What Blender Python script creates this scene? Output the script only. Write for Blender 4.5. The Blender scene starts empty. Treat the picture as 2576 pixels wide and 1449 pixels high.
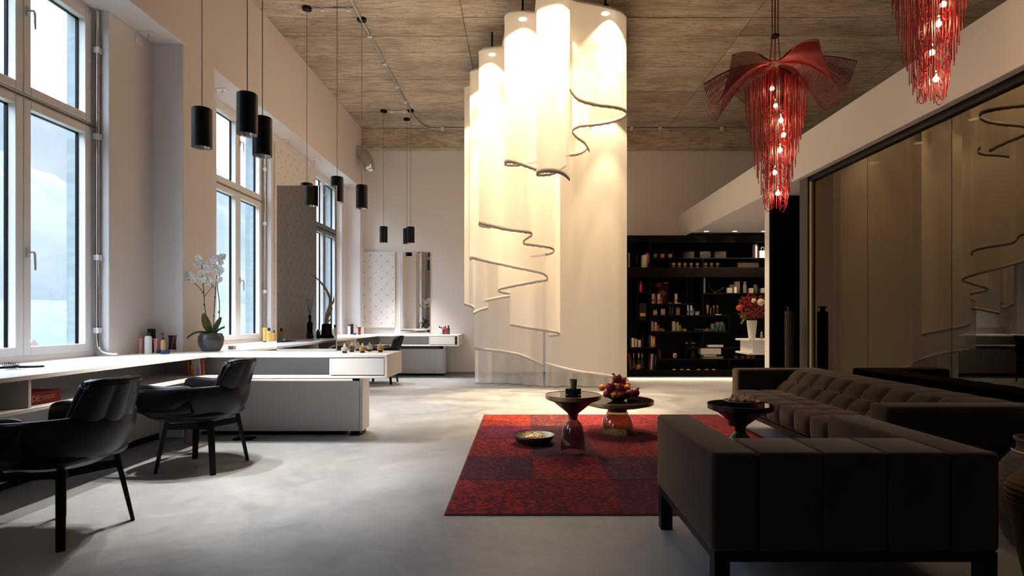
import bpy, bmesh, math, random
from mathutils import Vector, Matrix
random.seed(7)
PI = math.pi
SC = bpy.context.scene
COL = SC.collection
# ---------------------------------------------------------------- camera, world, light, exposure
F, CX, CY, H = 1455.0, 1315.0, 800.0, 1.21
cd = bpy.data.cameras.new('camera'); cam = bpy.data.objects.new('camera', cd); COL.objects.link(cam)
cd.sensor_width = 36.0; cd.lens = 36.0*F/2576.0
cd.shift_x = (1288-CX)/2576.0; cd.shift_y = (CY-724.5)/2576.0
cd.clip_start = 0.05; cd.clip_end = 2000
cam.location = (0, 0, H); cam.rotation_euler = (PI/2, 0, 0)
SC.camera = cam
SC.view_settings.view_transform = 'Standard'; SC.view_settings.look = 'None'
SC.view_settings.gamma = 1.0; SC.view_settings.exposure = 0.66
try: SC.view_settings.use_curve_mapping = False
except Exception: pass
cy = SC.cycles
cy.use_denoising = True
cy.max_bounces = 10; cy.diffuse_bounces = 5; cy.glossy_bounces = 4; cy.transmission_bounces = 8
cy.transparent_max_bounces = 28
cy.caustics_reflective = False; cy.caustics_refractive = False
cy.sample_clamp_indirect = 4.0

w = bpy.data.worlds.new('overcast_sky'); SC.world = w; w.use_nodes = True
nt = w.node_tree; nt.nodes.clear()
wo = nt.nodes.new('ShaderNodeOutputWorld'); bg = nt.nodes.new('ShaderNodeBackground')
tc = nt.nodes.new('ShaderNodeTexCoord'); sp = nt.nodes.new('ShaderNodeSeparateXYZ')
rp = nt.nodes.new('ShaderNodeValToRGB')                      # overcast sky: zenith about three times the horizon
nt.links.new(tc.outputs['Generated'], sp.inputs[0])
mr = nt.nodes.new('ShaderNodeMapRange'); mr.inputs[1].default_value = -0.1; mr.inputs[2].default_value = 1.0
nt.links.new(sp.outputs[2], mr.inputs[0]); nt.links.new(mr.outputs[0], rp.inputs[0])
e = rp.color_ramp.elements
e[0].position = 0.0; e[0].color = (0.22, 0.26, 0.24, 1)
e[1].position = 1.0; e[1].color = (0.70, 0.83, 1.0, 1)
for p, c in ((0.085, (0.24, 0.28, 0.26, 1)), (0.10, (0.262, 0.308, 0.37, 1)), (0.5, (0.475, 0.575, 0.71, 1))):
    n_ = e.new(p); n_.color = c
nt.links.new(rp.outputs[0], bg.inputs[0]); bg.inputs[1].default_value = 10.5
nt.links.new(bg.outputs[0], wo.inputs[0])

def portal(x, y0, y1, z0, z1):                                # sampling portal in a window opening
    d = bpy.data.lights.new('window_portal', 'AREA'); d.shape = 'RECTANGLE'; d.size = z1-z0; d.size_y = y1-y0
    d.cycles.is_portal = True
    o = bpy.data.objects.new('window_portal', d); COL.objects.link(o)
    o.location = (x, (y0+y1)/2, (z0+z1)/2); o.rotation_euler = (0, -PI/2, 0)
WINS = [(-0.14, 1.34), (3.70, 5.18), (7.05, 8.53), (10.40, 11.88)]
for a, b in WINS: portal(-4.12, a, b, 0.9, 3.95)

def spot(loc, energy, angle, color=(1, .82, .6), blend=.35, radius=.03, rot=(0, 0, 0)):
    d = bpy.data.lights.new('lamp_beam', 'SPOT'); d.energy = energy; d.spot_size = math.radians(angle)
    d.spot_blend = blend; d.color = color; d.shadow_soft_size = radius
    o = bpy.data.objects.new('lamp_beam', d); COL.objects.link(o); o.location = loc; o.rotation_euler = rot
    return o
def point(loc, energy, color=(1, .75, .5), radius=.03):
    d = bpy.data.lights.new('lamp_glow', 'POINT'); d.energy = energy; d.color = color; d.shadow_soft_size = radius
    o = bpy.data.objects.new('lamp_glow', d); COL.objects.link(o); o.location = loc
    return o
PENDANT_W, CURTAIN_W, DOWN_W, BULB_W = 155, 96, 60, 2.8
PENDANT_C, CURTAIN_C, DOWN_C = (1, .91, .80), (1, .72, .43), (1, .74, .50)

def W(px, py, Y): return Vector(((px-CX)*Y/F, Y, H+(CY-py)*Y/F))
def on_desk(px, py):                                           # point of the .87 m desk height seen at that pixel
    Y = 0.34*F/(py-CY); return Vector(((px-CX)*Y/F, Y, 0.87))
# ---------------------------------------------------------------- materials
MATS = {}
def mat(name, color=(.5, .5, .5), rough=.5, metal=0.0, spec=.5, sheen=0.0, emit=None, es=1.0, objcol=False, coat=0.0,
        noise=None, bump=None, trans=0.0, ior=1.45):
    if name in MATS: return MATS[name]
    m = bpy.data.materials.new(name); m.use_nodes = True; MATS[name] = m
    t = m.node_tree; b = t.nodes['Principled BSDF']
    b.inputs['Base Color'].default_value = (*color, 1); b.inputs['Roughness'].default_value = rough
    b.inputs['Metallic'].default_value = metal; b.inputs['Specular IOR Level'].default_value = spec
    b.inputs['Sheen Weight'].default_value = sheen; b.inputs['Sheen Tint'].default_value = (.75, .55, .45, 1); b.inputs['Coat Weight'].default_value = coat
    b.inputs['Transmission Weight'].default_value = trans; b.inputs['IOR'].default_value = ior
    if emit:
        b.inputs['Emission Color'].default_value = (*emit, 1); b.inputs['Emission Strength'].default_value = es
    if objcol:
        oi = t.nodes.new('ShaderNodeObjectInfo'); t.links.new(oi.outputs['Color'], b.inputs['Base Color'])
    if noise or bump:
        tc = t.nodes.new('ShaderNodeTexCoord'); mp = t.nodes.new('ShaderNodeMapping')
        t.links.new(tc.outputs['Object'], mp.inputs[0])
        sc = (noise or bump).get('scale', (1, 1, 1)); mp.inputs['Scale'].default_value = sc
        nz = t.nodes.new('ShaderNodeTexNoise'); nz.inputs['Scale'].default_value = (noise or bump).get('s', 5)
        nz.inputs['Detail'].default_value = 6; t.links.new(mp.outputs[0], nz.inputs['Vector'])
        if noise:
            r = t.nodes.new('ShaderNodeValToRGB'); t.links.new(nz.outputs['Fac'], r.inputs[0])
            r.color_ramp.elements[0].position = noise.get('p0', .3); r.color_ramp.elements[1].position = noise.get('p1', .7)
            r.color_ramp.elements[0].color = (*noise['c0'], 1); r.color_ramp.elements[1].color = (*noise['c1'], 1)
            if objcol:
                mx = t.nodes.new('ShaderNodeMix'); mx.data_type = 'RGBA'; mx.blend_type = 'MULTIPLY'; mx.inputs[0].default_value = 1
                t.links.new(oi.outputs['Color'], mx.inputs[6]); t.links.new(r.outputs[0], mx.inputs[7])
                t.links.new(mx.outputs[2], b.inputs['Base Color'])
            else: t.links.new(r.outputs[0], b.inputs['Base Color'])
        if bump:
            bp = t.nodes.new('ShaderNodeBump'); bp.inputs['Strength'].default_value = bump.get('st', .2)
            bp.inputs['Distance'].default_value = bump.get('d', .01)
            t.links.new(nz.outputs['Fac'], bp.inputs['Height']); t.links.new(bp.outputs[0], b.inputs['Normal'])
    return m
def N(t, ty, **kw):
    n = t.nodes.new(ty)
    for k, v in kw.items(): setattr(n, k, v)
    return n
def math_node(t, op, a, b=None, c=None):
    n = t.nodes.new('ShaderNodeMath'); n.operation = op
    for i, v in enumerate((a, b, c)):
        if v is None: continue
        if isinstance(v, (int, float)): n.inputs[i].default_value = v
        else: t.links.new(v, n.inputs[i])
    return n.outputs[0]
def glass_mat(name, tint, base=.04, refl=(1, 1, 1), power=5.0):      # a thin pane: mirror reflection by angle over a tinted see-through body
    m = bpy.data.materials.new(name); m.use_nodes = True; t = m.node_tree; t.nodes.clear()
    out = N(t, 'ShaderNodeOutputMaterial'); tr = N(t, 'ShaderNodeBsdfTransparent'); gl = N(t, 'ShaderNodeBsdfGlossy')
    tr.inputs[0].default_value = (*tint, 1); gl.inputs['Color'].default_value = (*refl, 1); gl.inputs['Roughness'].default_value = 0
    lw = N(t, 'ShaderNodeLayerWeight'); lw.inputs['Blend'].default_value = .5
    f = math_node(t, 'POWER', lw.outputs['Facing'], power)
    f = math_node(t, 'MULTIPLY_ADD', f, 1-base, base)
    mx = N(t, 'ShaderNodeMixShader'); t.links.new(f, mx.inputs[0]); t.links.new(tr.outputs[0], mx.inputs[1]); t.links.new(gl.outputs[0], mx.inputs[2])
    t.links.new(mx.outputs[0], out.inputs[0]); return m
def sheer_mat(name, color, see, tl=.5):
    m = bpy.data.materials.new(name); m.use_nodes = True; t = m.node_tree; t.nodes.clear()
    out = N(t, 'ShaderNodeOutputMaterial'); tr = N(t, 'ShaderNodeBsdfTransparent'); di = N(t, 'ShaderNodeBsdfDiffuse'); ts = N(t, 'ShaderNodeBsdfTranslucent')
    for n in (di, ts): n.inputs[0].default_value = (*color, 1)
    a = N(t, 'ShaderNodeMixShader'); a.inputs[0].default_value = tl; t.links.new(di.outputs[0], a.inputs[1]); t.links.new(ts.outputs[0], a.inputs[2])
    b = N(t, 'ShaderNodeMixShader'); b.inputs[0].default_value = see; t.links.new(a.outputs[0], b.inputs[1]); t.links.new(tr.outputs[0], b.inputs[2])
    t.links.new(b.outputs[0], out.inputs[0]); return m

M = {}
M['plaster'] = mat('warm_white_plaster', (.77, .725, .705), .85, bump=dict(s=14, st=.12, d=.01))
M['white'] = mat('white_lacquer', (.81, .80, .80), .35)
M['sash'] = mat('white_window_paint', (.80, .775, .75), .4)
M['black'] = mat('black_lacquer', (.003, .003, .0034), .38, spec=.12)
M['blackmetal'] = mat('black_metal', (.004, .004, .005), .45, spec=.2, bump=dict(s=300, st=.03, d=.001))
M['shelf'] = mat('black_brown_shelf', (.004, .003, .0026), .5, spec=.08, noise=dict(s=3, scale=(1, 30, 30), c0=(.004, .0032, .0028), c1=(.007, .0055, .0045)))
M['leather'] = mat('black_leather', (.004, .004, .0055), .33, spec=.26, bump=dict(s=120, st=.10, d=.002))
M['velvet'] = mat('dark_brown_velvet', (.014, .0105, .009), .85, sheen=.38, spec=.10, noise=dict(s=6, c0=(.011, .008, .0065), c1=(.019, .014, .012)))
M['chrome'] = mat('polished_steel', (.72, .70, .67), .18, metal=1)
M['steel'] = mat('brushed_steel', (.55, .52, .48), .32, metal=1, bump=dict(s=60, scale=(1, 1, 8), st=.05, d=.002))
M['alu'] = mat('duct_foil', (.62, .60, .56), .28, metal=1)
M['mirror'] = mat('silvered_mirror', (.86, .86, .86), .0, metal=1)
M['brass'] = mat('burnished_brass', (.46, .36, .22), .28, metal=1)
M['copper'] = mat('copper_brown_metal', (.22, .09, .05), .3, metal=1)
M['darkmetal'] = mat('dark_bronze_metal', (.035, .028, .03), .25, metal=1)
M['glasstop_bronze'] = mat('bronze_mirror_glass', (.20, .165, .135), .03, metal=1)
M['glasstop_black'] = mat('black_mirror_glass', (.010, .010, .010), .03, spec=.6)
M['emit_warm'] = mat('lit_lamp_disc', (1, 1, 1), .5, emit=(1, .9, .72), es=9)
M['emit_bulb'] = mat('lit_bulb', (1, 1, 1), .5, emit=(1, .62, .30), es=45)
M['led'] = mat('led_strip', (1, 1, 1), .5, emit=(1, .74, .42), es=34)
M['paint'] = mat('coloured_card', objcol=True, rough=.6, spec=.15)
M['plastic'] = mat('coloured_plastic', objcol=True, rough=.25)
M['paper'] = mat('page_edges', (.68, .64, .56), .8, bump=dict(s=300, scale=(1, 1, 1), st=.05, d=.001))
M['letters_grey'] = mat('grey_print', (.42, .40, .37), .6)
M['letters_gold'] = mat('gold_print', (.55, .38, .10), .5)
M['letters_black'] = mat('black_print', (.02, .02, .02), .6)
M['gold'] = mat('gold_foil', (.75, .48, .12), .3, metal=.6)
M['stone'] = mat('dark_glazed_stone', (.05, .052, .06), .30, noise=dict(s=9, c0=(.030, .032, .040), c1=(.085, .085, .092)), bump=dict(s=9, st=.05, d=.01))
M['clay'] = mat('weathered_clay', (.06, .045, .03), .85, noise=dict(s=12, c0=(.03, .024, .018), c1=(.09, .07, .05)), bump=dict(s=25, st=.4, d=.01))
M['leaf'] = mat('dark_green_leaf', (.035, .085, .015), .35, noise=dict(s=8, c0=(.022, .06, .010), c1=(.06, .125, .022)))
M['leaf_light'] = mat('yellow_green_leaf', (.30, .34, .04), .45)
M['stem'] = mat('olive_stem', (.045, .050, .018), .5)
M['petal'] = mat('white_petal', (.82, .79, .76), .6, trans=0)
M['redflower'] = mat('deep_red_flower', (.24, .008, .012), .6)
M['cream'] = mat('cream_flower', (.72, .60, .40), .7)
M['antler'] = mat('bone_antler', (.42, .34, .22), .55, noise=dict(s=7, c0=(.30, .24, .15), c1=(.50, .42, .29)))
M['chain'] = mat('red_bead_chain', (.16, .005, .007), .32, metal=.35)
M['pom'] = mat('pomegranate_skin', (.22, .018, .025), .38, noise=dict(s=14, c0=(.13, .010, .016), c1=(.32, .030, .035)))
M['orange'] = mat('orange_peel', (.75, .24, .02), .45, bump=dict(s=180, st=.15, d=.002))
M['fig'] = mat('dried_fruit', (.30, .20, .16), .8, noise=dict(s=25, c0=(.19, .12, .10), c1=(.42, .31, .26)), bump=dict(s=40, st=.4, d=.004))
M['walnut'] = mat('walnut_shell', (.30, .19, .11), .75, noise=dict(s=60, c0=(.18, .11, .06), c1=(.40, .27, .17)), bump=dict(s=70, st=.5, d=.004))
M['goldbowl'] = mat('gilded_plate', (.62, .36, .10), .3, metal=1)
M['bulbcap'] = mat('nickel_socket', (.5, .42, .34), .3, metal=1)
M['cloth'] = sheer_mat('hem_tape', (.52, .49, .47), .0, .35)
M['canopy'] = sheer_mat('canopy_cloth', (.86, .82, .76), .0, .35)
M['sheer'] = sheer_mat('sheer_voile', (.90, .87, .82), .34, .55)
M['clear'] = glass_mat('window_glass', (.97, .975, .98), .03)
M['darkglass'] = glass_mat('dark_partition_glass', (.10, .085, .07), .042, refl=(1, .82, .62), power=4.0)
M['facade'] = mat('slate_facade_reveal', (.12, .155, .165), .5, noise=dict(s=3, scale=(1, 1, 6), c0=(.15, .195, .21), c1=(.22, .27, .28)))
M['cloth_red'] = mat('woven_red_cord', (.20, .03, .02), .6)
def glassbody(name, col, thick=1.0): return mat(name, col, .02, trans=1.0, ior=1.25, spec=.5)
M['glass_violet'] = glass_mat('violet_glass', (.68, .55, .58), .05)
M['glass_smoke'] = glass_mat('smoky_olive_glass', (.70, .67, .58), .05)
M['glass_green'] = glass_mat('bottle_green_glass', (.30, .56, .50), .05)
M['glass_amber'] = glassbody('amber_perfume_glass', (.85, .55, .22))
M['glass_clear'] = glassbody('clear_perfume_glass', (.92, .90, .86))

def concrete_mat():
    m = bpy.data.materials.new('board_formed_concrete'); m.use_nodes = True; t = m.node_tree; b = t.nodes['Principled BSDF']
    tc = N(t, 'ShaderNodeTexCoord')
    def nz(scale, s, det=6):
        mp = N(t, 'ShaderNodeMapping'); mp.inputs['Scale'].default_value = scale; t.links.new(tc.outputs['Object'], mp.inputs[0])
        n = N(t, 'ShaderNodeTexNoise'); n.inputs['Scale'].default_value = s; n.inputs['Detail'].default_value = det
        t.links.new(mp.outputs[0], n.inputs['Vector']); return n.outputs['Fac']
    streak = nz((2.2, 17, 17), 1.8); cloud = nz((1, 2.0, 2.0), 1.1); spots = nz((5, 18, 18), 2.2, 3)
    sx = N(t, 'ShaderNodeSeparateXYZ'); t.links.new(tc.outputs['Object'], sx.inputs[0])
    bd = math_node(t, 'FRACT', math_node(t, 'MULTIPLY', sx.outputs[1], 9.8))          # narrow formwork boards
    bl = math_node(t, 'LESS_THAN', bd, .07)
    r = N(t, 'ShaderNodeValToRGB'); t.links.new(streak, r.inputs[0])
    el = r.color_ramp.elements; el[0].position = .25; el[0].color = (.32, .25, .18, 1); el[1].position = .62; el[1].color = (.66, .57, .45, 1)
    r2 = N(t, 'ShaderNodeValToRGB'); t.links.new(cloud, r2.inputs[0]); el = r2.color_ramp.elements
    el[0].position = .33; el[0].color = (.68, .66, .63, 1); el[1].position = .62; el[1].color = (1, 1, 1, 1)
    mx = N(t, 'ShaderNodeMix', data_type='RGBA', blend_type='MULTIPLY'); mx.inputs[0].default_value = 1
    t.links.new(r.outputs[0], mx.inputs[6]); t.links.new(r2.outputs[0], mx.inputs[7])
    mx2 = N(t, 'ShaderNodeMix', data_type='RGBA', blend_type='MIX'); t.links.new(math_node(t, 'GREATER_THAN', spots, .655), mx2.inputs[0])
    t.links.new(mx.outputs[2], mx2.inputs[6]); mx2.inputs[7].default_value = (.33, .19, .07, 1)
    oi = N(t, 'ShaderNodeObjectInfo'); tone = math_node(t, 'MULTIPLY_ADD', oi.outputs['Random'], .26, .80)
    mx3 = N(t, 'ShaderNodeMix', data_type='RGBA', blend_type='MULTIPLY'); mx3.inputs[0].default_value = 1
    cb = N(t, 'ShaderNodeCombineColor'); 
    for i in range(3): t.links.new(tone, cb.inputs[i])
    t.links.new(mx2.outputs[2], mx3.inputs[6]); t.links.new(cb.outputs[0], mx3.inputs[7])
    t.links.new(mx3.outputs[2], b.inputs['Base Color']); b.inputs['Roughness'].default_value = .9
    hgt = math_node(t, 'SUBTRACT', streak, math_node(t, 'MULTIPLY', bl, .5))
    bp = N(t, 'ShaderNodeBump'); bp.inputs['Strength'].default_value = .6; bp.inputs['Distance'].default_value = .012
    t.links.new(hgt, bp.inputs['Height']); t.links.new(bp.outputs[0], b.inputs['Normal']); return m
M['concrete'] = concrete_mat()
def floor_mat():
    m = bpy.data.materials.new('trowelled_cement_floor'); m.use_nodes = True; t = m.node_tree; b = t.nodes['Principled BSDF']
    tc = N(t, 'ShaderNodeTexCoord')
    n1 = N(t, 'ShaderNodeTexNoise'); n1.inputs['Scale'].default_value = .9; n1.inputs['Detail'].default_value = 9; n1.inputs['Distortion'].default_value = 1.2
    n2 = N(t, 'ShaderNodeTexNoise'); n2.inputs['Scale'].default_value = 5.5; n2.inputs['Detail'].default_value = 6; n2.inputs['Distortion'].default_value = 2.0
    for n in (n1, n2): t.links.new(tc.outputs['Object'], n.inputs['Vector'])
    f = math_node(t, 'MULTIPLY_ADD', n2.outputs['Fac'], .35, math_node(t, 'MULTIPLY', n1.outputs['Fac'], .65))
    r = N(t, 'ShaderNodeValToRGB'); t.links.new(f, r.inputs[0]); el = r.color_ramp.elements
    el[0].position = .36; el[0].color = (.198, .211, .234, 1); el[1].position = .64; el[1].color = (.320, .335, .356, 1)
    t.links.new(r.outputs[0], b.inputs['Base Color'])
    rr = math_node(t, 'MULTIPLY_ADD', n2.outputs['Fac'], .22, .27); t.links.new(rr, b.inputs['Roughness'])
    b.inputs['Specular IOR Level'].default_value = .35; return m
M['floor'] = floor_mat()
def quilt_mat(name, axis):
    m = bpy.data.materials.new(name); m.use_nodes = True; t = m.node_tree; b = t.nodes['Principled BSDF']
    tc = N(t, 'ShaderNodeTexCoord'); sx = N(t, 'ShaderNodeSeparateXYZ'); t.links.new(tc.outputs['Object'], sx.inputs[0])
    u, v = sx.outputs[axis], sx.outputs[2]; s = .243
    p = math_node(t, 'DIVIDE', math_node(t, 'ADD', u, v), s); q = math_node(t, 'DIVIDE', math_node(t, 'SUBTRACT', u, v), s)
    def tri(x): return math_node(t, 'ABSOLUTE', math_node(t, 'SUBTRACT', math_node(t, 'FRACT', math_node(t, 'ADD', x, .5)), .5))
    dp, dq = tri(p), tri(q)
    near = math_node(t, 'LESS_THAN', math_node(t, 'MINIMUM', dp, dq), .022)
    thin = math_node(t, 'LESS_THAN', math_node(t, 'MINIMUM', dp, dq), .007)
    close = math_node(t, 'LESS_THAN', math_node(t, 'MAXIMUM', dp, dq), .105)
    cross = math_node(t, 'MULTIPLY', near, close)
    fac = math_node(t, 'MAXIMUM', math_node(t, 'MULTIPLY', cross, .85), math_node(t, 'MULTIPLY', thin, .22))
    mx = N(t, 'ShaderNodeMix', data_type='RGBA'); t.links.new(fac, mx.inputs[0])
    mx.inputs[6].default_value = (.76, .72, .68, 1); mx.inputs[7].default_value = (.12, .11, .12, 1)
    t.links.new(mx.outputs[2], b.inputs['Base Color']); b.inputs['Roughness'].default_value = .7; return m
M['quilt_y'] = quilt_mat('stitched_panel_side', 1); M['quilt_x'] = quilt_mat('stitched_panel_back', 0)
def rug_mat():
    m = bpy.data.materials.new('patchwork_wool'); m.use_nodes = True; t = m.node_tree; b = t.nodes['Principled BSDF']
    tc = N(t, 'ShaderNodeTexCoord'); oi = N(t, 'ShaderNodeObjectInfo')
    vo = N(t, 'ShaderNodeTexVoronoi'); vo.inputs['Scale'].default_value = 5.5; n = N(t, 'ShaderNodeTexNoise'); n.inputs['Scale'].default_value = 17; n.inputs['Detail'].default_value = 5
    n.inputs['Distortion'].default_value = 1.5
    off = N(t, 'ShaderNodeVectorMath', operation='ADD'); cb = N(t, 'ShaderNodeCombineXYZ')
    t.links.new(math_node(t, 'MULTIPLY', oi.outputs['Random'], 40.0), cb.inputs[0]); t.links.new(math_node(t, 'MULTIPLY', oi.outputs['Random'], 90.0), cb.inputs[2])
    t.links.new(tc.outputs['Object'], off.inputs[0]); t.links.new(cb.outputs[0], off.inputs[1])
    for x in (vo, n): t.links.new(off.outputs[0], x.inputs['Vector'])
    mp = N(t, 'ShaderNodeMapping'); mp.inputs['Scale'].default_value = (3, 70, 1); t.links.new(off.outputs[0], mp.inputs[0])
    st = N(t, 'ShaderNodeTexNoise'); st.inputs['Scale'].default_value = 1.5; st.inputs['Detail'].default_value = 3; t.links.new(mp.outputs[0], st.inputs['Vector'])
    ring = math_node(t, 'SINE', math_node(t, 'MULTIPLY', vo.outputs['Distance'], 26.0))
    thr = math_node(t, 'MULTIPLY_ADD', oi.outputs['Alpha'], .20, .40)
    motif = math_node(t, 'GREATER_THAN', math_node(t, 'MULTIPLY_ADD', ring, .06, n.outputs['Fac']), thr)
    fac = math_node(t, 'MULTIPLY', math_node(t, 'SUBTRACT', 1.0, motif), .72)
    fac2 = math_node(t, 'ADD', fac, math_node(t, 'MULTIPLY', math_node(t, 'GREATER_THAN', st.outputs['Fac'], .56), .30))
    fac2 = math_node(t, 'MINIMUM', fac2, .85)
    mx = N(t, 'ShaderNodeMix', data_type='RGBA'); t.links.new(fac2, mx.inputs[0]); t.links.new(oi.outputs['Color'], mx.inputs[6]); mx.inputs[7].default_value = (.028, .012, .022, 1)
    t.links.new(mx.outputs[2], b.inputs['Base Color']); b.inputs['Roughness'].default_value = .95; b.inputs['Specular IOR Level'].default_value = .1
    bp = N(t, 'ShaderNodeBump'); bp.inputs['Strength'].default_value = .3; bp.inputs['Distance'].default_value = .004
    t.links.new(n.outputs['Fac'], bp.inputs['Height']); t.links.new(bp.outputs[0], b.inputs['Normal']); return m
M['rug'] = rug_mat()
M['meadow'] = mat('pale_meadow', (.30, .36, .16), .9, noise=dict(s=.05, c0=(.042, .056, .036), c1=(.062, .074, .050)))
M['hill'] = mat('haze_tinted_wooded_hill', (.27, .33, .36), .9, noise=dict(s=.03, c0=(.052, .061, .066), c1=(.074, .082, .084)))  # distance haze is put into this grey blue colour, no mist is modelled

# ---------------------------------------------------------------- mesh helpers
class MB:
    def __init__(s): s.bm = bmesh.new()
    def box(s, x0, x1, y0, y1, z0, z1):
        v = [s.bm.verts.new((x, y, z)) for z in (z0, z1) for y in (y0, y1) for x in (x0, x1)]
        for f in ((0, 2, 3, 1), (4, 5, 7, 6), (0, 1, 5, 4), (2, 6, 7, 3), (0, 4, 6, 2), (1, 3, 7, 5)): s.bm.faces.new([v[i] for i in f])
        return s
    def bar(s, p, q, w, h, w2=None, h2=None, up=(0, 0, 1)):
        p, q = Vector(p), Vector(q); d = (q-p).normalized(); up = Vector(up)
        if abs(d.dot(up)) > .98: up = Vector((0, 1, 0))
        a = d.cross(up).normalized(); b = a.cross(d).normalized(); w2 = w if w2 is None else w2; h2 = h if h2 is None else h2
        r0 = [s.bm.verts.new(p+a*i*w/2+b*j*h/2) for i, j in ((-1, -1), (1, -1), (1, 1), (-1, 1))]
        r1 = [s.bm.verts.new(q+a*i*w2/2+b*j*h2/2) for i, j in ((-1, -1), (1, -1), (1, 1), (-1, 1))]
        s.bm.faces.new(r0[::-1]); s.bm.faces.new(r1)
        for i in range(4): s.bm.faces.new((r0[i], r0[(i+1) % 4], r1[(i+1) % 4], r1[i]))
        return s
    def tube(s, pts, r, n=8, caps=True):
        pts = [Vector(p) for p in pts]; rings = []; k = len(pts); ref = None
        for i, p in enumerate(pts):
            d = (pts[min(i+1, k-1)]-pts[max(i-1, 0)]).normalized()
            if ref is None:
                ref = Vector((0, 0, 1)) if abs(d.z) < .9 else Vector((1, 0, 0))
            a = (ref-d*ref.dot(d)).normalized(); b = d.cross(a); ref = a
            rr = r[i] if isinstance(r, (list, tuple)) else r
            rings.append([s.bm.verts.new(p+a*math.cos(2*PI*j/n)*rr+b*math.sin(2*PI*j/n)*rr) for j in range(n)])
        for i in range(k-1):
            for j in range(n): s.bm.faces.new((rings[i][j], rings[i][(j+1) % n], rings[i+1][(j+1) % n], rings[i+1][j]))
        if caps and n > 2: s.bm.faces.new(rings[0][::-1]); s.bm.faces.new(rings[-1])
        return s
    def lathe(s, prof, n=24, c=(0, 0, 0), sx=1, sy=1, mod=None):
        rings = []
        for r, z in prof:
            if r <= 1e-5: rings.append([s.bm.verts.new((c[0], c[1], c[2]+z))])
            else:
                ring = []
                for j in range(n):
                    a = 2*PI*j/n; rr, zz = (r, z) if mod is None else mod(r, z, a)
                    ring.append(s.bm.verts.new((c[0]+rr*math.cos(a)*sx, c[1]+rr*math.sin(a)*sy, c[2]+zz)))
                rings.append(ring)
        for a, b in zip(rings, rings[1:]):
            if len(a) == 1 and len(b) == 1: continue
            for j in range(n):
                k = (j+1) % n
                if len(a) == 1: s.bm.faces.new((a[0], b[k], b[j]))
                elif len(b) == 1: s.bm.faces.new((a[j], a[k], b[0]))
                else: s.bm.faces.new((a[j], a[k], b[k], b[j]))
        return s
    def prism(s, poly, axis, a0, a1):
        def mk(p, a):
            return {'x': (a, p[0], p[1]), 'y': (p[0], a, p[1]), 'z': (p[0], p[1], a)}[axis]
        A = [s.bm.verts.new(mk(p, a0)) for p in poly]; B = [s.bm.verts.new(mk(p, a1)) for p in poly]; n = len(poly)
        s.bm.faces.new(A[::-1]); s.bm.faces.new(B)
        for i in range(n): s.bm.faces.new((A[i], A[(i+1) % n], B[(i+1) % n], B[i]))
        return s
    def sphere(s, c, r, nu=12, nv=8, sc=(1, 1, 1)):
        return s.lathe([(r*math.sin(PI*i/nv)*1.0, -r*math.cos(PI*i/nv)*sc[2]) for i in range(nv+1)], nu, c, sc[0], sc[1])
    def grid(s, fn, nu, nv, wrap=False):
        V = [[s.bm.verts.new(fn(i/nu, j/nv)) for i in range(nu+1)] for j in range(nv+1)]
        for j in range(nv):
            for i in range(nu): s.bm.faces.new((V[j][i], V[j][i+1], V[j+1][i+1], V[j+1][i]))
        return s
    def pillow(s, p00, p10, p11, p01, h, n=6, base=.0):
        p00, p10, p11, p01 = map(Vector, (p00, p10, p11, p01)); nr = (p10-p00).cross(p01-p00).normalized()
        def fn(u, v):
            a, b = 2*u-1, 2*v-1; k = max(0, (1-a**4)*(1-b**4))**.6
            return p00*(1-u)*(1-v)+p10*u*(1-v)+p11*u*v+p01*(1-u)*v+nr*(base+h*k)
        return s.grid(fn, n, n)
    def build(s, name, m, parent=None, smooth=False, bevel=0, seg=2, solid=0, sub=0, loc=None, rot=None, kind=None, color=None, recalc=True, autos=None):
        if recalc: bmesh.ops.recalc_face_normals(s.bm, faces=s.bm.faces)
        me = bpy.data.meshes.new(name); s.bm.to_mesh(me); s.bm.free()
        if smooth:
            me.polygons.foreach_set('use_smooth', [True]*len(me.polygons))
            if autos:
                try: me.set_sharp_from_angle(angle=math.radians(autos))
                except Exception: pass
        me.materials.append(m)
        o = bpy.data.objects.new(name, me); COL.objects.link(o)
        if parent is not None: o.parent = parent
        if loc is not None: o.location = loc
        if rot is not None: o.rotation_euler = rot
        if color is not None: o.color = (*color, 1)
        if solid:
            md = o.modifiers.new('solid', 'SOLIDIFY'); md.thickness = solid; md.offset = 0
        if bevel:
            md = o.modifiers.new('bevel', 'BEVEL'); md.width = bevel; md.segments = seg; md.limit_method = 'ANGLE'; md.angle_limit = math.radians(40)
        if sub:
            md = o.modifiers.new('sub', 'SUBSURF'); md.levels = sub; md.render_levels = sub
        if kind: o['kind'] = kind
        return o
def tag(o, label, cat, group=None):
    o['label'] = label; o['category'] = cat
    if group: o['group'] = group
    return o
def thing(name, label, cat, loc=(0, 0, 0), rz=0, group=None):
    o = bpy.data.objects.new(name, None); COL.objects.link(o); o.empty_display_size = .05
    o.location = loc; o.rotation_euler = (0, 0, rz)
    return tag(o, label, cat, group)
def copy_tree(o, parent=None):
    c = o.copy(); COL.objects.link(c); c.parent = parent
    if parent is not None: c.matrix_parent_inverse = o.matrix_parent_inverse
    for ch in list(o.children): copy_tree(ch, c)
    return c
def dup(o, loc, rz, label, group=None):
    c = copy_tree(o); c.location = loc; c.rotation_euler = (0, 0, rz); c['label'] = label
    if group: c['group'] = group
    return c
def structure(o): o['kind'] = 'structure'; return o
def group_empty(name):
    o = bpy.data.objects.new(name, None); COL.objects.link(o); o['kind'] = 'structure'; return o
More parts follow.
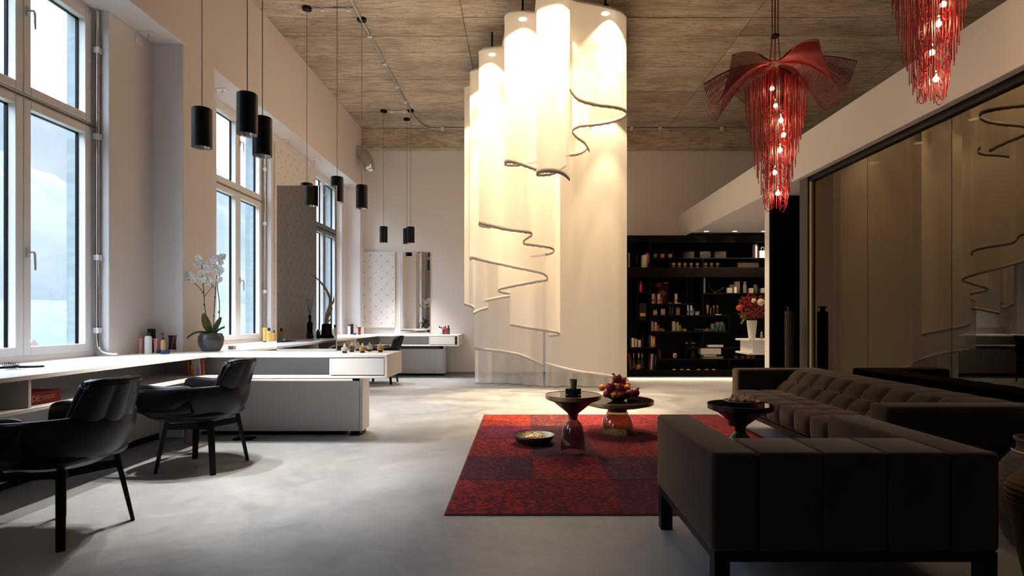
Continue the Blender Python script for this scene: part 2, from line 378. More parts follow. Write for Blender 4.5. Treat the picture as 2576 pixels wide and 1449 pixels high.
def text(body, size, m, parent, loc, rot, name='lettering', align='CENTER', spacing=1.0, lines=1.0, ext=.0006):
    c = bpy.data.curves.new(name, 'FONT'); c.body = body; c.size = size; c.align_x = align; c.align_y = 'CENTER'; c.extrude = ext
    c.space_character = spacing; c.space_line = lines; c.resolution_u = 3
    tmp = bpy.data.objects.new(name, c); COL.objects.link(tmp)
    dg = bpy.context.evaluated_depsgraph_get(); me = bpy.data.meshes.new_from_object(tmp.evaluated_get(dg))
    COL.objects.unlink(tmp); bpy.data.objects.remove(tmp)
    me.materials.clear(); me.materials.append(m)
    o = bpy.data.objects.new(name, me); COL.objects.link(o); o.parent = parent; o.location = loc; o.rotation_euler = rot
    return o
def curves(name, splines, r, m, parent, kind=None, res=0):
    c = bpy.data.curves.new(name, 'CURVE'); c.dimensions = '3D'; c.bevel_depth = r; c.bevel_resolution = res; c.use_fill_caps = False
    for pts in splines:
        s = c.splines.new('POLY'); s.points.add(len(pts)-1)
        for i, p in enumerate(pts): s.points[i].co = (*p, 1)
    c.materials.append(m); o = bpy.data.objects.new(name, c); COL.objects.link(o); o.parent = parent
    if kind: o['kind'] = kind
    return o
# ---------------------------------------------------------------- the room
ZC, YB = 5.24, 12.50
XF, XR, XO = -3.42, -3.72, -4.10          # pilaster face, recessed wall, outer face of the left wall
structure(MB().box(XO, 6.3, -4.2, 12.7, -.2, 0).build('floor', M['floor']))
cl = group_empty('ceiling')
MB().box(XO, 6.3, -4.2, 12.7, ZC+.02, ZC+.25).build('slab', M['concrete'], cl)
seams = [XO, -.80, 1.14, 3.08, 5.85, 6.3]
y = -4.2; k = 0
rows = []
yy = 7.756
while yy > -4.2: yy -= .508
while yy < 12.7: rows.append(yy); yy += .508
for y in rows:
    for a, b in zip(seams, seams[1:]):
        dz = random.uniform(-.004, .004)
        MB().box(a+.006, b-.006, y+.005, y+.503, ZC+dz, ZC+.03).build('concrete_panel', M['concrete'], cl)
structure(MB().box(XF, 6.3, 12.28, 12.70, 4.82, ZC-.005).build('trim_1', M['concrete']))       # bare concrete beam over the back wall
structure(MB().box(XO, 6.3, YB, 12.70, 0, 4.82).build('wall_back', M['plaster']))
structure(MB().box(XO, 6.3, -4.4, -4.2, 0, ZC).build('wall_rear', mat('grey_rear_wall', (.22, .20, .19), .85)))
structure(MB().box(6.3, 6.5, -4.4, 12.7, 0, ZC).build('wall_right', M['plaster']))
wl = group_empty('wall_left')
MB().box(XO, XF, -4.2, YB, 3.97, ZC).build('lintel', M['plaster'], wl, bevel=.006, seg=1)
MB().box(XO, XR-.12, -4.2, YB, 0, .86).build('sill_wall', M['plaster'], wl)
MB().box(XR-.12, -3.66, -4.2, YB, 0, .62).build('sill_wall', M['plaster'], wl)
edges = [-4.2]
for a, b in WINS: edges += [a-.02, b+.02]
edges.append(YB)
for a, b in zip(edges[::2], edges[1::2]):
    MB().box(XO+.22, XR, a, b, .86, 3.97).build('pier', M['plaster'], wl, bevel=.004, seg=1)
MB().box(XR-.01, XF, 5.82, 6.42, 0, 3.972).build('pilaster', M['plaster'], wl, bevel=.006, seg=1)
MB().box(XR-.01, XF, 12.18, YB, .86, 3.972).build('pilaster', M['plaster'], wl, bevel=.006, seg=1)
for a, b in zip(edges[::2], edges[1::2]):
    MB().box(XO, XO+.22, a, b, .86, 3.97).build('facade_reveal', M['facade'], wl)
MB().box(XO+.001, XO+.2, -4.2, YB, 3.95, 3.969).build('facade_reveal', M['facade'], wl)
structure(MB().box(-3.66, -3.648, -4.2, 5.80, 0, .055).build('baseboard_left', M['black']))
structure(MB().box(XF, 3.4, YB-.012, YB, 0, .05).build('baseboard_back', mat('grey_base', (.3, .29, .28), .6)))

def window(idx, y0, y1):
    w = group_empty('window_%d' % idx); xf0, xf1 = -3.93, -3.845
    fr = MB()
    fr.box(xf0, xf1, y0-.02, y0+.05, .86, 3.97); fr.box(xf0, xf1, y1-.05, y1+.02, .86, 3.97)
    fr.box(xf0, xf1, y0+.05, y1-.05, .86, .925); fr.box(xf0, xf1, y0+.05, y1-.05, 3.90, 3.97)
    fr.box(xf0, xf1, y0+.05, y1-.05, 2.895, 2.945)
    fr.build('window_frame', M['sash'], w, bevel=.004, seg=1)
    MB().tube([(xf1+.004, y0, 2.92), (xf1+.004, y1, 2.92)], .007, 6).build('joint_strip', mat('grey_gasket', (.12, .11, .10), .6), w)
    ym = (y0+y1)/2
    for a, b, hs in ((y0+.045, ym-.002, 0), (ym+.002, y1-.045, 1)):
        for z0, z1 in ((.92, 2.90), (2.945, 3.905)):
            s = MB(); t = .066; sx0, sx1 = xf0+.02, xf1+.014
            s.box(sx0, sx1, a, a+t, z0, z1); s.box(sx0, sx1, b-t, b, z0, z1)
            s.box(sx0, sx1, a+t, b-t, z0, z0+t); s.box(sx0, sx1, a+t, b-t, z1-t, z1)
            so = s.build('sash', M['sash'], w, bevel=.004, seg=1)
            g = MB(); gx = -3.905
            g.box(gx-.012, gx+.012, a+t-.004, a+t+.008, z0+t, z1-t); g.box(gx-.012, gx+.012, b-t-.008, b-t+.004, z0+t, z1-t)
            g.box(gx-.012, gx+.012, a+t, b-t, z1-t-.008, z1-t+.004)
            g.build('gasket', M['black'], so)
            MB().box(gx-.002, gx+.002, a+t, b-t, z0+t, z1-t).build('glass', M['clear'], so)
            if hs:
                zc = z0+.62 if z1 < 3 else z0+.62
                if z1 < 3: zc = 1.70
                h = MB(); h.box(sx1, sx1+.012, a+.018, a+.048, zc-.02, zc+.05)
                h.tube([(sx1+.01, a+.033, zc+.02), (sx1+.05, a+.033, zc+.02), (sx1+.055, a+.036, zc+.0), (sx1+.055, a+.04, zc-.12)], [.009, .009, .009, .007], 8)
                h.build('handle', mat('satin_handle', (.62, .60, .58), .35, metal=.5), so, smooth=True, autos=40)
    return w
for i, (a, b) in enumerate(WINS): window(i+1, a, b)
# ---- lowered right side: bulkhead, soffit, glass wall
structure(MB().box(3.38, 3.50, -4.2, YB, 2.92, 3.43).build('trim_2', M['plaster'], bevel=.004, seg=1))
structure(MB().box(3.50, 6.3, -4.2, YB, 2.92, 3.02).build('trim_3', M['plaster']))
structure(MB().box(3.50, 6.3, -4.2, YB, 3.40, 3.43).build('trim_4', M['plaster']))
structure(MB().box(3.46, 5.4, 8.08, 8.12, 0, 2.92).build('wall_partition', M['black']))
structure(MB().box(3.46, 5.4, 8.12, 8.27, 0, 2.92).build('wall_reception', M['white']))
gw = group_empty('window_6')
MB().box(3.46, 3.54, -4.2, 7.20, 2.855, 2.92).build('top_rail', M['black'], gw)
MB().box(3.46, 3.54, -4.2, 7.20, 0, .05).build('bottom_rail', M['black'], gw)
MB().box(3.445, 3.55, 7.0, 7.20, .0, 2.92).build('end_post', mat('grey_brown_post', (.05, .045, .042), .5), gw, bevel=.004, seg=1)
MB().box(3.47, 3.53, 6.955, 7.0, .05, 2.855).build('reflection_strip', mat('beige_reflection_paint', (.42, .34, .22), .5), gw)  # beige bar painted in place of a reflection at the glass end
ys = [-4.2, -2.16, -1.01, .13, 1.27, 2.42, 3.565, 4.71, 5.86, 6.955]
for a, b in zip(ys, ys[1:]):
    MB().box(3.494, 3.506, a+.003, b-.003, .05, 2.855).build('glass_pane', M['darkglass'], gw)
structure(MB().box(5.0, 5.1, -4.2, 8.08, 0, 2.92).build('wall_inner', mat('dark_inner_wall', (.03, .026, .024), .8)))
structure(MB().box(3.56, 5.0, -4.2, 8.0, .0, .01).build('floor_inner', mat('dark_inner_floor', (.03, .028, .026), .7)))
def downlight(x, y, label, z=2.92, light=True):
    t = thing('ceiling_downlight', label, 'lamp', (x, y, z), 0, 'recessed soffit downlights')
    MB().lathe([(.058, .0), (.058, -.006), (.045, -.008), (.045, -.002), (0, -.002)], 24).build('trim_ring', M['white'], t, smooth=True, autos=30)
    MB().lathe([(.044, -.003), (.044, -.0045), (0, -.0045)], 20).build('lamp_disc', M['emit_warm'], t)
    if light: spot((x, y, z-.03), DOWN_W, 100, DOWN_C, .6, .04)
downlight(3.61, 11.37, 'round soffit downlight above the shelf, leftmost of the three')
downlight(4.17, 11.37, 'round soffit downlight above the shelf, middle of the three')
downlight(4.74, 11.37, 'round soffit downlight above the shelf, cut by the white wall edge')
downlight(3.86, 4.95, 'round downlight behind the dark glass, highest in the picture', light=False)
downlight(3.86, 5.63, 'round downlight behind the dark glass, middle one', light=False)
downlight(3.86, 6.36, 'round downlight behind the dark glass, lowest in the picture', light=False)
downlight(4.6, 9.6, 'round soffit downlight over the reception counter')
# ---- outside
def meadow():
    def fn(u, v):
        x = -6-u*430; y = -260+v*900
        z = -7 + max(0, (-x-40))*.13 + 2.2*math.sin(x*.03+1)*math.cos(y*.021)
        return (x, y, z)
    o = MB().grid(fn, 40, 40).build('meadow', M['meadow'], smooth=True); tag(o, 'pale green valley meadow outside the left windows', 'meadow')
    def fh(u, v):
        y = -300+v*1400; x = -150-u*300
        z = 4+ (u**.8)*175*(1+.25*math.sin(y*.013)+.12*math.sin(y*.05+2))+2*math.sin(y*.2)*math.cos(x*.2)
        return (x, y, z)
    o = MB().grid(fh, 30, 90).build('wooded_hill', M['hill'], smooth=True); tag(o, 'haze-tinted blue grey hillside rising beyond the meadow', 'hill')
meadow()
hs = mat('farmhouse_roof', (.16, .10, .09), .8)
for i, (x, y, s, l) in enumerate([(-60, 66, 1, 'small dark roofed farmhouse in the meadow, seen through the first window'), (-100, 134, 1.3, 'farmhouse farther up the meadow, right of the nearer one'),
        (-14, 17.5, 1.0, 'grey barn roof just below the first window')]):
    t = thing('farmhouse', l, 'house', (x, y, -6.2+(max(0, -x-40))*.13-.6+(.6 if i == 2 else 0)), .3)
    s *= 1 if i == 2 else .6; a = 4*s if i == 2 else 5*s
    MB().box(-a, a, -3*s, 3*s, -1.5, 2.6*s).build('house_wall', M['plaster'], t)
    MB().prism([(-3.6*s, 2.5*s), (3.6*s, 2.5*s), (0, 5.0*s)], 'x', -a-.5, a+.5).build('roof', hs if i < 2 else mat('slate_roof', (.22, .24, .28), .7), t)
for i in range(5):
    x = -140-random.random()*120; y = -x*1.15+random.uniform(-14, 34); z = -7+max(0, -x-40)*.13
    t = thing('meadow_tree', 'haze-tinted round tree in the meadow beyond the windows', 'tree', (x, y, z), 0, 'trees in the meadow'); t.scale = (.8, .8, .7)
    MB().tube([(0, 0, -.5), (0, 0, 2.2)], .25, 6).build('trunk', M['stem'], t)
    rt = random.Random(i); cb_ = MB()
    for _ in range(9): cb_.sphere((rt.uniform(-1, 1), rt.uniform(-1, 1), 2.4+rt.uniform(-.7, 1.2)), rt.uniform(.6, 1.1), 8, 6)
    cb_.build('crown', M['hill'], t, smooth=True)  # crown takes the hill colour, so its haze is painted too
# ---- pipes, ducts, brackets on the walls
def pipe(name, label, pts, r, m=M['alu'], cat='pipe', clips=()):
    t = thing(name, label, cat, pts[0]); p0 = Vector(pts[0])
    MB().tube([Vector(p)-p0 for p in pts], r, 10).build('tube', m, t, smooth=True, autos=50)
    for c in clips: MB().box(c[0]-p0.x-r*1.7, c[0]-p0.x+r*1.7, c[1]-p0.y-r*1.7, c[1]-p0.y+r*1.7, c[2]-p0.z-r*1.7, c[2]-p0.z+r*1.7).build('clip', M['white'], t)
    return t
galv = mat('galvanised_conduit', (.55, .54, .52), .35, metal=.7)
pipe('ceiling_conduit', 'long metal conduit running down the concrete ceiling past the pendant roses', [(-2.17, -1, ZC-.02), (-2.17, 11.5, ZC-.02), (-2.05, 12.1, ZC-.02), (-1.95, 12.2, ZC-.03)], .018, galv,
     clips=[(-2.17, yy, ZC-.02) for yy in (5.0, 6.1, 8.2, 9.1, 10.0, 10.7)])
pipe('ceiling_conduit', 'metal conduit running across the ceiling edge in front of the concrete beam', [(-1.95, 12.22, ZC-.03), (6.2, 12.22, ZC-.03)], .018, galv, clips=[(x, 12.22, ZC-.03) for x in (-1.7, -.9, 2.3, 2.9, 4.2)])
pipe('ceiling_conduit', 'short bright conduit between two pendant roses in the middle group', [(-2.72, 7.5, ZC-.02), (-2.2, 7.5, ZC-.02)], .016, M['white'], clips=[(-2.60, 7.5, ZC-.02), (-2.26, 7.5, ZC-.02)])
pipe('ceiling_conduit', 'short bright conduit between two pendant roses near the back wall', [(-2.62, 11.23, ZC-.02), (-2.23, 11.23, ZC-.02)], .016, M['white'], clips=[(-2.54, 11.23, ZC-.02), (-2.30, 11.23, ZC-.02)])
pipe('window_pipe', 'chrome pipe running down beside the first window to the desk', [(-3.80, 5.17, 3.95), (-3.80, 5.17, 1.02), (-3.79, 5.165, .95), (-3.75, 5.16, .905), (-3.70, 5.16, .89), (-3.62, 5.17, .885)], .014, M['chrome'], clips=[(-3.80, 5.17, z) for z in (3.6, 2.83, 1.75, 1.1)])
pipe('window_pipe', 'chrome pipe running down beside the second window', [(-3.80, 8.52, 3.95), (-3.80, 8.52, .89)], .014, M['chrome'], clips=[(-3.80, 8.52, z) for z in (3.4, 2.6, 1.6)])
def duct():
    t = thing('ventilation_duct', 'silver ventilation elbow coming out of the left wall near the ceiling corner', 'duct', (-3.42, 12.0, 4.62))
    p = [(-.05, 0, .05), (.06, 0, .03), (.14, -.02, -.03), (.20, -.03, -.13), (.235, -.03, -.25), (.25, -.03, -.34)]
    MB().tube(p, .115, 20, False).build('duct_tube', M['alu'], t, smooth=True, solid=.004)
    for i in (1, 2, 3, 4):
        a, b = Vector(p[i]), Vector(p[i+1] if i < 5 else p[i]); d = (b-a).normalized()*.008
        MB().tube([a-d, a+d], .121, 20).build('seam_ring', M['alu'], t, smooth=True, autos=40)
duct()
for i, (yy, l) in enumerate([(5.6, 'white wall bracket under the lintel right of the first window'), (6.98, 'white wall bracket under the lintel at the left of the second window'),
        (8.98, 'white wall bracket above the stitched side panel, left one'), (10.05, 'white wall bracket above the stitched side panel, right one'), (12.05, 'white wall bracket under the lintel by the back corner')]):
    t = thing('wall_bracket', l, 'bracket', (XR, yy, 3.97))
    MB().box(0, .006, -.05, .05, -.12, -.03).build('wall_plate', M['white'], t)
    MB().box(.02, .16, -.045, .045, -.010, -.002).build('soffit_plate', M['white'], t)
    MB().tube([(.10, 0, -.01), (.09, .01, -.04)], .008, 6).build('screw', M['steel'], t)
# ---------------------------------------------------------------- white desks
def desk_left(y0, y1, label, dividers, outlets):
    t = thing('wall_desk', label, 'desk', (0, 0, 0))
    xb, xf = -3.66, -2.93
    top = MB(); top.box(-3.84, xf, y0, y1, .842, .87); 
    top.build('desk_top', M['white'], t, bevel=.002, seg=1)
    MB().box(xb, xf, y0, y1, .648, .672).build('lower_shelf', M['white'], t, bevel=.002, seg=1)
    MB().box(xb+.18, xb+.20, y0, y1, .672, .842).build('back_panel', M['white'], t)
    MB().box(xb, xb+.18, y0, y1, .672, .842).build('cable_duct', M['white'], t)
    for d in dividers: MB().box(xb+.20, xf-.01, d-.010, d+.010, .672, .842).build('divider', M['white'], t)
    for q in outlets: MB().lathe([(.0, .004), (.045, .004), (.048, 0)], 28).build('cable_cap', M['white'], t, loc=(xb+.20, q, .755), rot=(0, PI/2, 0))
    MB().box(-3.648, -3.63, y0, y1, .055, .648).build('skirt_panel', M['white'], t)
    return t
desk_left(-4.15, 5.38, 'long white wall desk under the first window with an open shelf', [-2.5, 0.3, 2.02, 3.45], [4.44, 1.2])
desk_left(6.03, 11.58, 'long white wall desk under the second and third windows', [7.2, 8.9, 10.2], [9.6])
def peninsula(label, y0, y1, xl, xr, dx0, dx1, basey0, basey1, bx, face=-1):
    t = thing('salon_counter', label, 'counter', (0, 0, 0)); yb = y0+.24
    MB().box(xl, xr, y0, y1, .842, .87).build('counter_top', M['white'], t, bevel=.002, seg=1)
    MB().box(xl, xr, y0, y1, .648, .672).build('lower_board', M['white'], t, bevel=.002, seg=1)
    MB().box(xr-.024, xr, y0, y1, .672, .842).build('end_panel', M['white'], t)
    MB().box(xl, xr-.024, yb, y1, .672, .842).build('back_panel', M['white'], t)
    MB().box(dx0-.02, dx0-.005, y0+.005, yb, .672, .842).build('divider', M['white'], t)
    MB().box(dx0, dx1, y0-.002, y0+.02, .680, .834).build('drawer', M['white'], t, bevel=.002, seg=1)
    MB().box(dx0-.003, dx1+.003, y0+.02, y0+.03, .673, .841).build('shadow_gap', M['black'], t)
    MB().box(xl-.45, bx-.035, basey0, basey1-.04, .045, .56).build('base_panel', M['white'], t, bevel=.002, seg=1)
    MB().box(bx-.03, bx, basey0-.005, basey1, .045, .648).build('base_end', M['white'], t, bevel=.002, seg=1)
    MB().box(bx-.12, bx-.04, basey0+.05, basey0+.12, .55, .648).build('bracket', M['black'], t)
    MB().box(bx-.13, bx-.03, basey0+.0, basey1-.02, 0, .045).build('foot', M['black'], t)
    MB().box(xl-.4, bx-.2, basey0+.04, basey1-.05, 0, .045).build('plinth', M['shelf'], t)
    return t
peninsula('white salon counter with drawer standing out from the wall in the foreground', 5.38, 6.03, -2.93, -1.262, -1.78, -1.29, 5.96, 6.22, -1.65)
peninsula('white salon counter with drawer along the back wall', 11.58, YB-.01, -2.93, -1.285, -1.857, -1.36, 12.15, 12.46, -1.635)
t = thing('corner_desk', 'white corner desk unit under the orchid pot joining wall desk and counter', 'desk', (0, 0, 0))
MB().box(-3.84, -2.93, 5.385, 6.025, .842, .87).build('desk_top', M['white'], t); MB().box(-3.66, -2.93, 5.385, 6.025, .648, .672).build('lower_shelf', M['white'], t)
MB().box(-3.46, -2.93, 5.62, 5.638, .672, .842).build('back_panel', M['white'], t); MB().box(-3.48, -3.46, 5.385, 5.638, .672, .842).build('side_panel', M['white'], t)
o = MB().box(-3.84, -2.93, 11.585, YB-.01, .842, .87).build('worktop', M['white']); tag(o, 'white corner worktop in front of the back wall panel', 'worktop')
# mirrors and stitched panels
def mirror(label, x0, x1, y, z0, z1):
    t = thing('standing_mirror', label, 'mirror', ((x0+x1)/2, y, z0)); w = (x1-x0)/2; h = z1-z0
    MB().box(-w, w, .004, .022, 0, h).build('backing', mat('mirror_edge', (.62, .55, .50), .3), t)
    MB().box(-w+.004, w-.004, 0, .004, .012, h-.004).build('mirror_glass', M['mirror'], t)
    MB().box(-w+.004, w-.004, -.001, .004, .0, .012).build('bottom_clip', M['white'], t)
mirror('tall frameless mirror standing on the foreground counter', -2.505, -1.896, 5.885, .87, 2.56)
mirror('tall frameless mirror on the back wall beside the stitched panel', -2.637, -2.0, YB-.03, .88, 2.63)
def quilt(label, axis, a0, a1, f, z0, z1):
    n = 'stitched_panel'
    if axis == 'y': o = MB().box(XR, XR+.025, a0, a1, z0, z1).build(n, M['quilt_y'], bevel=.004, seg=1)
    else: o = MB().box(a0, a1, f-.05, f, z0, z1).build(n, M['quilt_x'], bevel=.008, seg=2)
    tag(o, label, 'wall panel')
quilt('white wall panel with stitched crosses between second and third windows', 'y', 8.64, 10.34, 0, 1.01, 3.85)
quilt('white wall panel with stitched crosses, seen only in the counter mirror', 'y', 1.40, 3.13, 0, 1.01, 3.85)
quilt('white wall panel with stitched crosses hanging on the back wall', 'x', -3.60, -2.75, YB-.005, 1.0, 2.64)
# ---------------------------------------------------------------- pendants
def pendant(label, px, Y, zb):
    x = (px-CX)*Y/F; zt = zb+.315; r = .075
    t = thing('pendant_lamp', label, 'lamp', (x, Y, zb), 0, 'black cylinder pendants')
    if not hasattr(pendant, 'me'):
        b = MB().lathe([(0, .315), (r-.006, .315), (r, .309), (r, .0), (r-.004, 0), (r-.004, .02), (r-.010, .09), (0, .09)], 40).build('lamp_body', M['blackmetal'], t, smooth=True, autos=35)
        f = MB().lathe([(r-.005, .0), (r-.010, .035), (.052, .05)], 40).build('reflector', M['chrome'], t, smooth=True)
        d = MB().lathe([(.052, .05), (0, .05)], 32).build('lamp_disc', M['emit_warm'], t)
        rs = MB().lathe([(0, -.035), (.058, -.035), (.062, -.031), (.062, 0), (0, 0)], 32).build('ceiling_rose', M['black'], t, smooth=True, autos=35)
        pendant.me = (b, f, d, rs)
    else:
        b, f, d, rs = pendant.me; out = []
        for q in (b, f, d, rs):
            c = q.copy(); COL.objects.link(c); c.parent = t; out.append(c)
        rs = out[3]
    rs.location = (0, 0, ZC-zb)
    MB().tube([(0, 0, .315), (0, 0, ZC-zb-.03)], .0035, 6).build('cord', mat('pendant_cord', (.18, .13, .12), .6), t)
    spot((x, Y, zb+.035), PENDANT_W, 82, PENDANT_C, .8, .03)
pendant('left of the three large foreground black pendants', 508, 4.67, 2.585)
pendant('tallest hung of the three large foreground black pendants, in the middle', 622, 4.45, 2.62)
pendant('right and lowest of the three large foreground black pendants', 660, 4.75, 2.54)
pendant('black pendant half hidden behind the top edge of the counter mirror', 772, 7.5, 2.64)
pendant('black pendant at the right edge of the counter mirror', 848, 7.2, 2.65)
pendant('black pendant hanging alone right of the counter mirror', 910, 7.78, 2.68)
pendant('small far pendant on the left before the back wall', 965, 11.23, 2.67)
pendant('small far pendant on the right before the back wall', 1033, 11.2, 2.66)
pendant('small far pendant partly hidden behind its right neighbour', 1023.5, 11.68, 2.70)
# ---------------------------------------------------------------- chairs
def make_chair(label):
    t = thing('salon_chair', label, 'chair', (0, 0, 0), 0, 'black leather salon armchairs')
    def plan(u):
        s = 1 if u >= 0 else -1; a = abs(u)
        if a < .5:
            th = a*PI; return s*.36*math.sin(th), -.33*math.cos(th)
        k = (a-.5)/.5; return s*(.36-.03*k*k), .33*k
    def shell(off, z0s=.392):
        def fn(p, v):
            u = 2*p-1; x, y = plan(u); a = abs(u)
            rim = .68+.012*math.cos(u*PI)-(.075*max(0, (a-.86)/.14)**2)
            sc = .36+.64*math.sin(v*PI/2)**.75+.02*math.sin(v*PI)
            z = z0s+(rim-z0s)*(v**1.55)
            q = 0 if a > .42 else .010*abs(math.cos(u*PI*3.5))*math.sin(v*PI)
            return (x*(sc+q+off), y*(sc+q+off), z)
        return fn
    MB().grid(shell(0), 56, 14).build('shell', M['leather'], t, smooth=True, solid=.022, sub=1)
    def pan(p, v):
        a = 2*PI*p; r = v; n = 2.6
        ca, sa = math.cos(a), math.sin(a); k = (abs(ca)**n+abs(sa)**n)**(-1/n)
        return (.215*r*ca*k, .0+.235*r*sa*k, .388+.060*r**3)
    MB().grid(pan, 40, 8).build('seat_pan', M['leather'], t, smooth=True, solid=.02)
    def cushion(cx, cy, cz, wx, wy, wz, n=3.0):
        b = MB()
        def f(p, q):
            a = 2*PI*p; l = PI*(q-.5); c = math.cos(l); e = lambda val, k: math.copysign(abs(val)**k, val)
            return (cx+wx*e(c, .5)*e(math.cos(a), .55), cy+wy*e(c, .5)*e(math.sin(a), .55), cz+wz*e(math.sin(l), .8))
        return b.grid(f, 36, 12)
    cushion(0, .05, .455, .29, .31, .055).build('seat_cushion', M['leather'], t, smooth=True)
    for s in (-1, 1):
        def arm(p, v, s=s):
            k = p; y = -.13+.49*k; x = .350-.03*k*k-.028
            zt = .695+.006*math.sin(k*PI*3.0); th = 2*PI*v
            return (s*(x-.0+.030*math.cos(th)), y, (zt+.47)/2+(zt-.47)/2*math.sin(th)*(1-.15*(2*k-1)**8))
        MB().grid(arm, 18, 14).build('arm_cushion', M['leather'], t, smooth=True)
    def back(front):
        def fn(p, v):
            u = 2*p-1; w_ = (.205+.018*math.sin(v*PI*.9)) - .040*v
            y = -.285-.115*v**1.15+.085*u*u*(1-.25*v)
            z = .52+.345*v
            if v > .9: z -= .022*abs(u)**5
            z += .012*abs(u)**2*v
            rid = .012*abs(math.cos(u*PI*1.5))*(.4+.6*math.sin(v*PI))
            fold = -.020*math.exp(-((v-.22)/.10)**2)
            if front: return (u*w_*.93, y+.034+.008*math.cos(u*6)*math.sin(v*9), z+.012)
            return (u*w_, y-rid-fold, z)
        return fn
    MB().grid(back(False), 36, 20).build('backrest', M['leather'], t, smooth=True, solid=.026)
    MB().grid(back(True), 24, 16).build('back_cushion', M['leather'], t, smooth=True, solid=.040)
    pts = [back(False)(i/24, 1.0) for i in range(25)]
    MB().tube([(p[0], p[1], p[2]+.008) for p in pts], .009, 8).build('piping', M['leather'], t, smooth=True)
    MB().tube([(0, 0, .31), (0, 0, .395)], .042, 20).build('swivel_hub', M['blackmetal'], t, smooth=True, autos=40)
    for i in range(4):
        a = PI/4+i*PI/2; d = Vector((math.cos(a), math.sin(a), 0)); nrm = Vector((-math.sin(a), math.cos(a), 0))
        lg = MB().bar(d*.335, d*.255+Vector((0, 0, .405)), .042, .020, .046, .030, up=d).build('leg', M['blackmetal'], t, bevel=.004)
        MB().bar(d*.02+Vector((0, 0, .335)), d*.275+Vector((0, 0, .355)), .040, .050, .034, .042).build('cross_bar', M['blackmetal'], t, bevel=.003)
    return t
ch = make_chair('black leather salon chair nearest the camera at the left edge')
ch.location = (-2.60, 3.26, 0); ch.rotation_euler = (0, 0, math.radians(83))
dup(ch, (-2.60, 4.71, 0), math.radians(85), 'black leather salon chair in front of the foreground counter')
dup(ch, (-2.55, 7.05, 0), math.radians(80), 'black leather salon chair seen just right of the counter mirror')
dup(ch, (-2.62, 10.75, 0), math.radians(88), 'small far black leather salon chair by the back counter')
# footrest
t = thing('footrest', 'polished steel footrest on the floor behind the second chair', 'footrest', (-3.12, 5.36, 0))
b = MB(); b.box(-.135, .135, -.23, -.20, 0, .014); b.box(-.135, .135, .20, .23, 0, .014); b.box(-.135, -.105, -.2, .2, 0, .014); b.box(.105, .135, -.2, .2, 0, .014)
b.build('base_frame', M['steel'], t)
for x in (-.12, .12): MB().box(x-.012, x+.012, .19, .214, .014, .37).build('upright', M['steel'], t)
MB().box(-.135, .135, -.2, .23, .37, .39).build('foot_plate', M['steel'], t, bevel=.003)
t = thing('floor_socket', 'flat dark cable box on the floor under the counter', 'socket box', (-2.78, 5.78, 0))
MB().box(-.09, .09, -.06, .06, 0, .018).build('case', M['blackmetal'], t, bevel=.004); MB().box(-.06, .06, -.04, .04, .018, .022).build('lid', M['black'], t)
# ---------------------------------------------------------------- sheer curtains
ZT = 4.93
def catmull(pts, n=6):
    out = []; P = [pts[0]]+pts+[pts[-1]]
    for i in range(1, len(P)-2):
        for k in range(n):
            u = k/n; a, b, c, d = P[i-1], P[i], P[i+1], P[i+2]
            out.append(.5*((2*b)+(c-a)*u+(2*a-5*b+4*c-d)*u*u+(3*b-a-3*c+d)*u**3))
    out.append(P[-2]); return out
def curtain(label, pts, hem=.052, zmin=None, top=ZT):
    pw = [W(*p) for p in pts]
    if zmin is not None:
        for p in pw: p.z = zmin
    c = catmull(pw, 6); n = len(c)
    t = thing('sheer_curtain', label, 'curtain', c[n//2].to_tuple(), 0, 'hanging sheer curtain panels'); o0 = Vector(t.location)
    hem_h = hem
    def fn(p, v):
        q = c[min(n-1, round(p*(n-1)))]; z = q.z+hem_h+(top-q.z-hem_h)*v
        return (q.x-o0.x, q.y-o0.y, z-o0.z)
    MB().grid(fn, n-1, 6).build('voile', M['sheer'], t, smooth=True, recalc=False)
    def fh(p, v):
        q = c[min(n-1, round(p*(n-1)))]; wob = .004*math.sin(p*n*2.1)
        return (q.x-o0.x, q.y-o0.y, q.z+wob+(hem_h-wob)*v-o0.z)
    MB().grid(fh, n-1, 1).build('hem', M['cloth'], t, smooth=True, solid=.006)
    MB().tube([(q.x-o0.x, q.y-o0.y, top-o0.z) for q in c[::2]], .008, 6).build('top_rail', M['white'], t)
    return t
A = [(1425, 213, 6.72), (1440, 240, 6.77), (1460, 257, 6.82), (1500, 268, 6.88), (1540, 273, 6.96), (1565, 279, 7.05), (1576, 288, 7.17), (1568, 299, 7.25), (1540, 310, 7.30), (1500, 317, 7.30), (1460, 321, 7.28), (1443, 329, 7.24), (1440, 336, 7.26), (1452, 350, 7.34), (1470, 363, 7.42), (1483, 384, 7.58)]
curtain('front right sheer curtain with an S-shaped dark hem, hanging shortest of all', A)
curtain('narrow sheer curtain curl hanging just behind and below the front right one', [(1480, 374, 7.72), (1468, 385, 7.84), (1450, 392, 7.86), (1433, 394, 7.80), (1410, 398, 7.7)])
curtain('nearest sheer curtain in the middle, its hem ending in a pointed right tip', [(1433, 456, 6.56), (1424, 447, 6.50), (1410, 439, 6.46), (1392, 435, 6.43), (1370, 435, 6.44), (1354, 438, 6.52), (1350, 442, 6.64), (1362, 444, 6.80), (1392, 440, 6.88), (1424, 420, 6.90)])
curtain('sheer curtain left of the nearest one, second highest hem', [(1352, 432, 7.07), (1330, 424, 7.04), (1300, 414, 7.02), (1280, 411, 7.04), (1271, 413, 7.12), (1270, 416, 7.22), (1282, 419, 7.34), (1310, 418, 7.38), (1350, 410, 7.36)])
